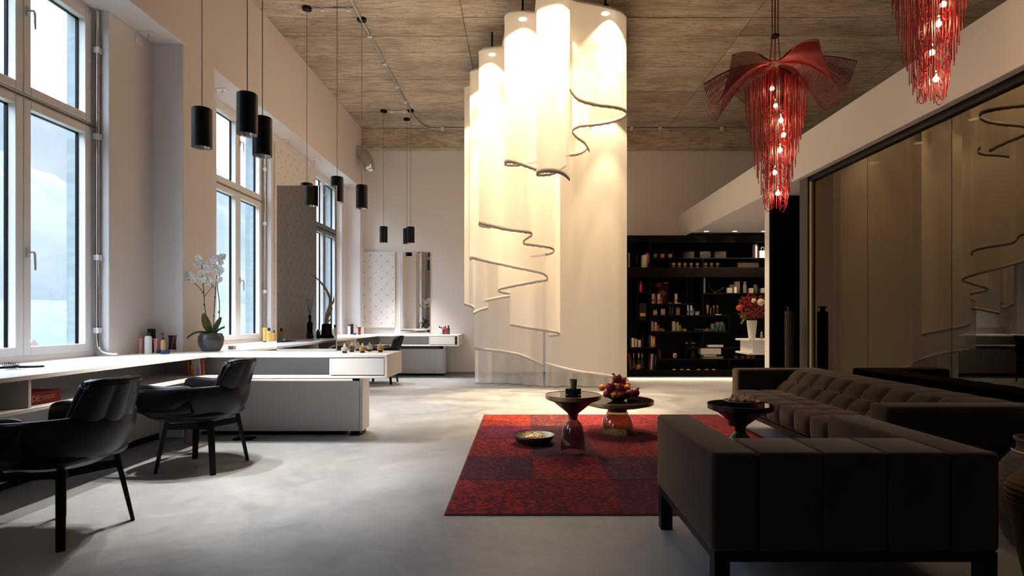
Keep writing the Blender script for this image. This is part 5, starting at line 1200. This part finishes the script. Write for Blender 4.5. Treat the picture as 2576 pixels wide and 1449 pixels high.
sbot('white round shouldered bottle of the skincare group', 1877.5, 736.8, 9, 29, (.58, .55, .52), (.5, .47, .44), caph=.22, capr=.75); sbot('silver cylinder bottle of the skincare group', 1904, 736.8, 9, 22, (.36, .31, .28), (.2, .17, .16), caph=.1, capr=.98); sbot('small dark bottle with white label of the skincare group', 1910, 736.8, 5, 20, (.05, .04, .04), caph=.4)
# lower product row
def trio(px0, c, lbl, kinds):
    sbox('tall pale carton left of the %s bottles' % lbl, px0, 833.5, 6, 25, (.42, .36, .31)); sbot('tapered %s bottle' % lbl, px0+5, 833.5, 6, 24, c, tuple(q*.5 for q in c), caph=.2, shoulder=.45, capr=.35)
    sbox('pale carton right of the tapered %s bottle' % lbl, px0+9.5, 833.5, 5, 23, (.42, .36, .31)); pump('pump_bottle', '%s pump bottle on the lower shelf' % lbl, 'bottle', SP(px0+14.5, 833.5, .06), .023, .18, c, box=True)
    jarp('cream_jar', 'flat %s jar lying before its carton' % lbl, 'jar', SP(px0+27, 833.5, .06), .040, .045, c, tuple(q*.7 for q in c)); sbox('flat pale carton behind the %s jar' % lbl, px0+24, 833.5, 12, 7, (.42, .36, .31), dy=.16)
trio(1642, (.26, .085, .015), 'amber orange', 0); trio(1697.5, (.16, .19, .025), 'olive green', 0)
x, z = S(1763, 829); text('SHU UEMURA', .034, M['letters_grey'], sh, (x, SY+.05, z), (PI/2, 0, 0)); x, z = S(1766, 832.5); MB().box(x+.03, x+.10, SY+.05, SY+.051, z-.004, z+.004).build('pale_print', M['letters_grey'], sh)
sbox('flat pale carton left of the teal products', 1784, 833.5, 7, 7, (.40, .37, .33), dy=.14); jarp('cream_jar', 'flat teal jar by its pale carton', 'jar', SP(1790, 833.5, .07), .038, .045, (.02, .14, .11), (.02, .12, .10))
sbox('pale carton behind the teal pump bottle', 1799, 833.5, 7, 19, (.45, .41, .36), dy=.16); pump('pump_bottle', 'short teal pump bottle', 'bottle', SP(1803.5, 833.5, .06), .024, .135, (.01, .20, .15), box=True); sbox('middle pale carton behind the teal bottles', 1811, 833.5, 8, 23, (.45, .41, .36), dy=.16); pump('pump_bottle', 'taller teal pump bottle in the middle', 'bottle', SP(1814, 833.5, .06), .026, .165, (.01, .22, .16), box=True); sbox('right pale carton behind the teal bottle', 1821, 833.5, 7, 24, (.45, .41, .36), dy=.16); sbot('tapered teal bottle at the right end', 1825, 833.5, 6, 23, (.01, .20, .15), (.01, .1, .08), shoulder=.45, capr=.35)
# lower left bays
for px, w_, h_, c, l in [(1586, 4, 24, BK, 'black carton at the left of the ivory boxes'), (1592.5, 6.5, 23, IV, 'tall ivory box at lower left'), (1600.5, 5.5, 21, (.50, .38, .24), 'ivory box with brown edge'), (1609.5, 7, 18, (.58, .46, .36), 'shortest ivory box in that row'), (1617.5, 4, 24, (.02, .016, .014), 'black carton right of the ivory boxes')]: sbox(l, px, 873.5, w_, h_, c, dy=.06)
sbook('tall blue grey book at the edge of the lower left shelf', 1638.5, 873.5, 2, 37, (.12, .14, .20)); sbook('narrow white book beside the orange one', 1641, 873.5, 2.2, 29, (.6, .57, .5)); sbook('thick orange book at the end of the lower left shelf', 1646, 873.5, 7.5, 27, (.62, .12, .015), title=(.6, .4, .25))
sbook('orange and black book leaning at the bottom left', 1588, 930.5, 3, 42, (.40, .07, .03), -.12); sbook('dark book leaning behind the orange one at bottom left', 1592, 930.5, 2.5, 41, (.03, .02, .02), -.10)
def champ(l, px, c, lc):
    t = thing('champagne_bottle', l, 'bottle', SP(px, 930.5, .12)); MB().lathe([(0, 0), (.043, 0), (.044, .01), (.044, .15), (.030, .20), (.016, .24), (.014, .31), (.017, .315), (.017, .325), (0, .325)], 24).build('bottle_body', mat('dark_green_bottle', (.010, .012, .007), .12), t, smooth=True)
    MB().lathe([(.017, .232), (.0165, .30), (.0185, .312), (.0185, .327), (0, .328)], 20).build('foil', M['gold'] if c else mat('dull_foil', (.30, .24, .15), .35, metal=.6), t, smooth=True); MB().lathe([(.0445, .03), (.0445, .10)], 24).build('label_band', M['paint'], t, color=lc)
champ('champagne bottle with grey label, left of three', 1597, 0, (.10, .09, .08)); champ('champagne bottle with orange label, middle of three', 1609.5, 1, (.62, .22, .02)); champ('champagne bottle with dark label, right of three', 1618.5, 0, (.03, .03, .035))
t = thing('bottle_opener', 'small curved silver opener lying before the champagne', 'opener', SP(1603, 930.5, .02)); MB().tube([(-.04, 0, .008), (-.01, 0, .026), (.02, 0, .02), (.05, 0, .006)], .005, 8).build('arm', M['chrome'], t, smooth=True)
for px, w_, h_, c, ln, l in [(1634, 2, 38, (.03, .02, .02), .03, 'thin black book in the bottom row'), (1637, 2.5, 37, (.20, .05, .03), .05, 'thin brown red book in the bottom row'), (1640, 3.2, 39, (.58, .52, .45), .06, 'white book in the bottom row'), (1644, 2.5, 39, (.05, .08, .14), .06, 'blue book in the bottom row'), (1649.5, 3, 43, (.03, .022, .02), .07, 'dark lettered book at the right of the bottom row')]: sbook(l, px, 930.5, w_, h_, c, ln, (.3, .25, .2) if h_ > 40 else None)
sbook('dark blue book standing right of the lower divider', 1658.5, 903, 3, 26, (.05, .06, .10), -.02); sbook('thin pink book right of the dark blue one', 1662.5, 903, 1.6, 21, (.45, .05, .20))
t = thing('long_neck_vase', 'white round vase with black eye and long dark neck', 'vase', SP(1701, 902.5, .10)); MB().lathe([(0, 0), (.022, 0), (.038, .02), (.040, .07), (.025, .105), (0, .11)], 24, sy=.6).build('vase_body', mat('white_ceramic', (.62, .57, .50), .3), t, smooth=True); MB().tube([(0, 0, .10), (-.008, 0, .20), (-.004, 0, .33)], [.012, .006, .004], 8).build('neck', M['black'], t, smooth=True); MB().lathe([(0, 0), (.016, 0), (.016, .004), (0, .004)], 18).build('eye', M['black'], t, loc=(.002, -.0235, .055), rot=(PI/2, 0, 0))
t = thing('shell_bowl', 'gold lined shell bowl on a thin foot', 'bowl', SP(1748, 873.5, .12)); MB().lathe([(0, 0), (.02, 0), (.005, .008), (.005, .035), (.05, .07), (.062, .085), (.055, .085), (.004, .045), (0, .044)], 24).build('bowl', M['goldbowl'], t, smooth=True)
t = thing('candle_holder', 'small twin candle holder left of the shell bowl', 'candle holder', SP(1736, 873.5, .12)); MB().tube([(0, 0, 0), (0, 0, .07)], .006, 8).build('post', M['darkmetal'], t); MB().tube([(-.04, 0, .07), (.05, 0, .09)], .008, 8).build('arm', M['darkmetal'], t); MB().lathe([(0, .07), (.018, .07), (.018, .09), (0, .09)], 12, (-.035, 0, 0)).build('cup', M['gold'], t)
sbox('long flat ivory box on the lower right shelf', 1796, 873.5, 29, 5.5, (.60, .54, .46), name='gift_box', d=.2); sbox('small ivory box at the end of the long flat one', 1815.5, 873.5, 8, 5.5, (.58, .52, .44), name='gift_box', d=.2)
sbox('large pale grey gift box lying on two flat boxes', 1788.5, 891.5, 50, 15, (.45, .42, .38), name='gift_box', d=.22); sbox('flat ivory box under the large gift box', 1786, 896, 32, 3, (.5, .46, .4), name='gift_box', d=.2); sbox('flat bronze box at the bottom of the gift box pile', 1793.5, 903, 50, 6.5, (.13, .11, .085), name='gift_box', d=.22)
for px, l in ((1743.5, 'left'), (1748.5, 'right')): sbot('slim dark vase in the low cubby, %s of two' % l, px, 903, 4, 22, (.025, .02, .02))
for k, px in enumerate((1855, 1871, 1885, 1898)): sbox('small dark brown carton low at right, %s in its row' % ('first', 'second', 'third', 'fourth')[k], px, 903, 9, 8, (.06, .03, .02), (.16, .08, .05))
for k, px in enumerate((1696.5, 1716, 1732, 1758, 1779, 1796)):
    t = thing('gold_tin', 'flat gold tin on the bottom fascia, %s from the left' % ('first', 'second', 'third', 'fourth', 'fifth', 'sixth')[k], 'tin', SP(px, 930.8, .03), 0, 'gold tins on the bottom shelf'); MB().lathe([(0, 0), (.036, 0), (.036, .012), (.030, .016), (0, .016)], 20).build('tin_body', M['gold'], t, smooth=True, autos=40)
# ---------------------------------------------------------------- reception counter with flowers
t = thing('reception_counter', 'white cantilevered reception counter with two slabs right of the shelf', 'counter', (0, 0, 0))
MB().box(3.565, 5.0, 9.12, 9.70, .842, .872).build('counter_top', M['white'], t, bevel=.002, seg=1); MB().box(3.565, 5.0, 9.12, 9.70, .630, .660).build('lower_slab', M['white'], t, bevel=.002, seg=1)
MB().box(3.64, 3.84, 9.16, 9.68, .660, .842).build('drawer_box', M['white'], t, bevel=.002, seg=1); MB().box(4.1, 5.0, 9.2, 9.66, 0, .63).build('base_panel', M['white'], t)
vx, vy = 3.66, 9.24
t = thing('flower_vase', 'white tapered vase of red flowers on the reception counter', 'vase', (vx, vy, .872))
MB().lathe([(0, 0), (.048, 0), (.05, .004), (.080, .295), (.076, .300), (.045, .02), (0, .02)], 36).build('vase', mat('white_glaze', (.78, .74, .71), .3), t, smooth=True)
rnd = random.Random(11)
stm = MB()
for k in range(26):
    a = rnd.uniform(0, 2*PI); r = rnd.uniform(.03, .22); h = rnd.uniform(.42, .66)
    stm.tube([(.03*math.cos(a), .03*math.sin(a), .1), (.05*math.cos(a), .05*math.sin(a), .30), (r*math.cos(a), r*math.sin(a)*.8, h)], .003, 5)
stm.build('stems', M['stem'], t, kind='stuff')
bb = MB()
for k in range(420):
    a = rnd.uniform(0, 2*PI); u = rnd.random()**.5; z = .33+.34*rnd.random(); r = .235*u*(1-.45*abs((z-.50)/.2)**1.5 if abs(z-.5) < .2 else .55)
    bb.sphere((r*math.cos(a), r*math.sin(a)*.85, z), rnd.uniform(.008, .016), 6, 4)
for sx_, tip in ((-.05, .78), (.02, .74), (.16, .70), (.21, .66), (-.14, .68)):
    for k in range(26): bb.sphere((sx_+rnd.uniform(-.02, .02)+.02*math.sin(k), rnd.uniform(-.03, .03), .52+(tip-.52)*k/26), rnd.uniform(.008, .014), 6, 4)
bb.build('red_blossoms', M['redflower'], t, smooth=True, kind='stuff')
def bloom(c, r):
    b = MB()
    for k in range(40):
        ph = math.acos(1-1.3*(k+.5)/40); th = k*2.4; d = Vector((math.sin(ph)*math.cos(th), -math.cos(ph)*.9, math.sin(ph)*math.sin(th)))
        b.sphere(Vector(c)+d*r*.7, r*.34, 6, 5)
    b.build('cream_bloom', M['cream'], t, smooth=True)
bloom((.075, -.16, .585), .055); bloom((-.03, -.15, .610), .036)
b = MB().sphere((-.225, -.08, .50), .055, 14, 10, (1, .8, .85)); b.build('orange_bloom', mat('orange_red_bloom', (.50, .06, .015), .6), t, smooth=True)
for k in range(11):
    a = rnd.uniform(-.5, .8); bx0 = Vector((-.09-.06*rnd.random(), -.10, .34+.10*rnd.random()))
    dr = Vector((-.6*math.cos(a), -.2, -.75+.4*rnd.random())).normalized(); sd = Vector((.5, -.3, .4)).normalized()
    def fn(u, v, bx0=bx0, dr=dr, sd=sd): return bx0+dr*.13*v+sd*(2*u-1)*.018*math.sin(PI*(v*.9+.08))
    MB().grid(fn, 3, 7).build('yellow_leaf', M['leaf_light'], t, smooth=True, solid=.002)
bottle('hand_cream', 'small brown and cream bottle on the reception counter right of the vase', 'bottle', (3.86, 9.35, .872), .02, .12, (.42, .27, .18), (.6, .5, .4))
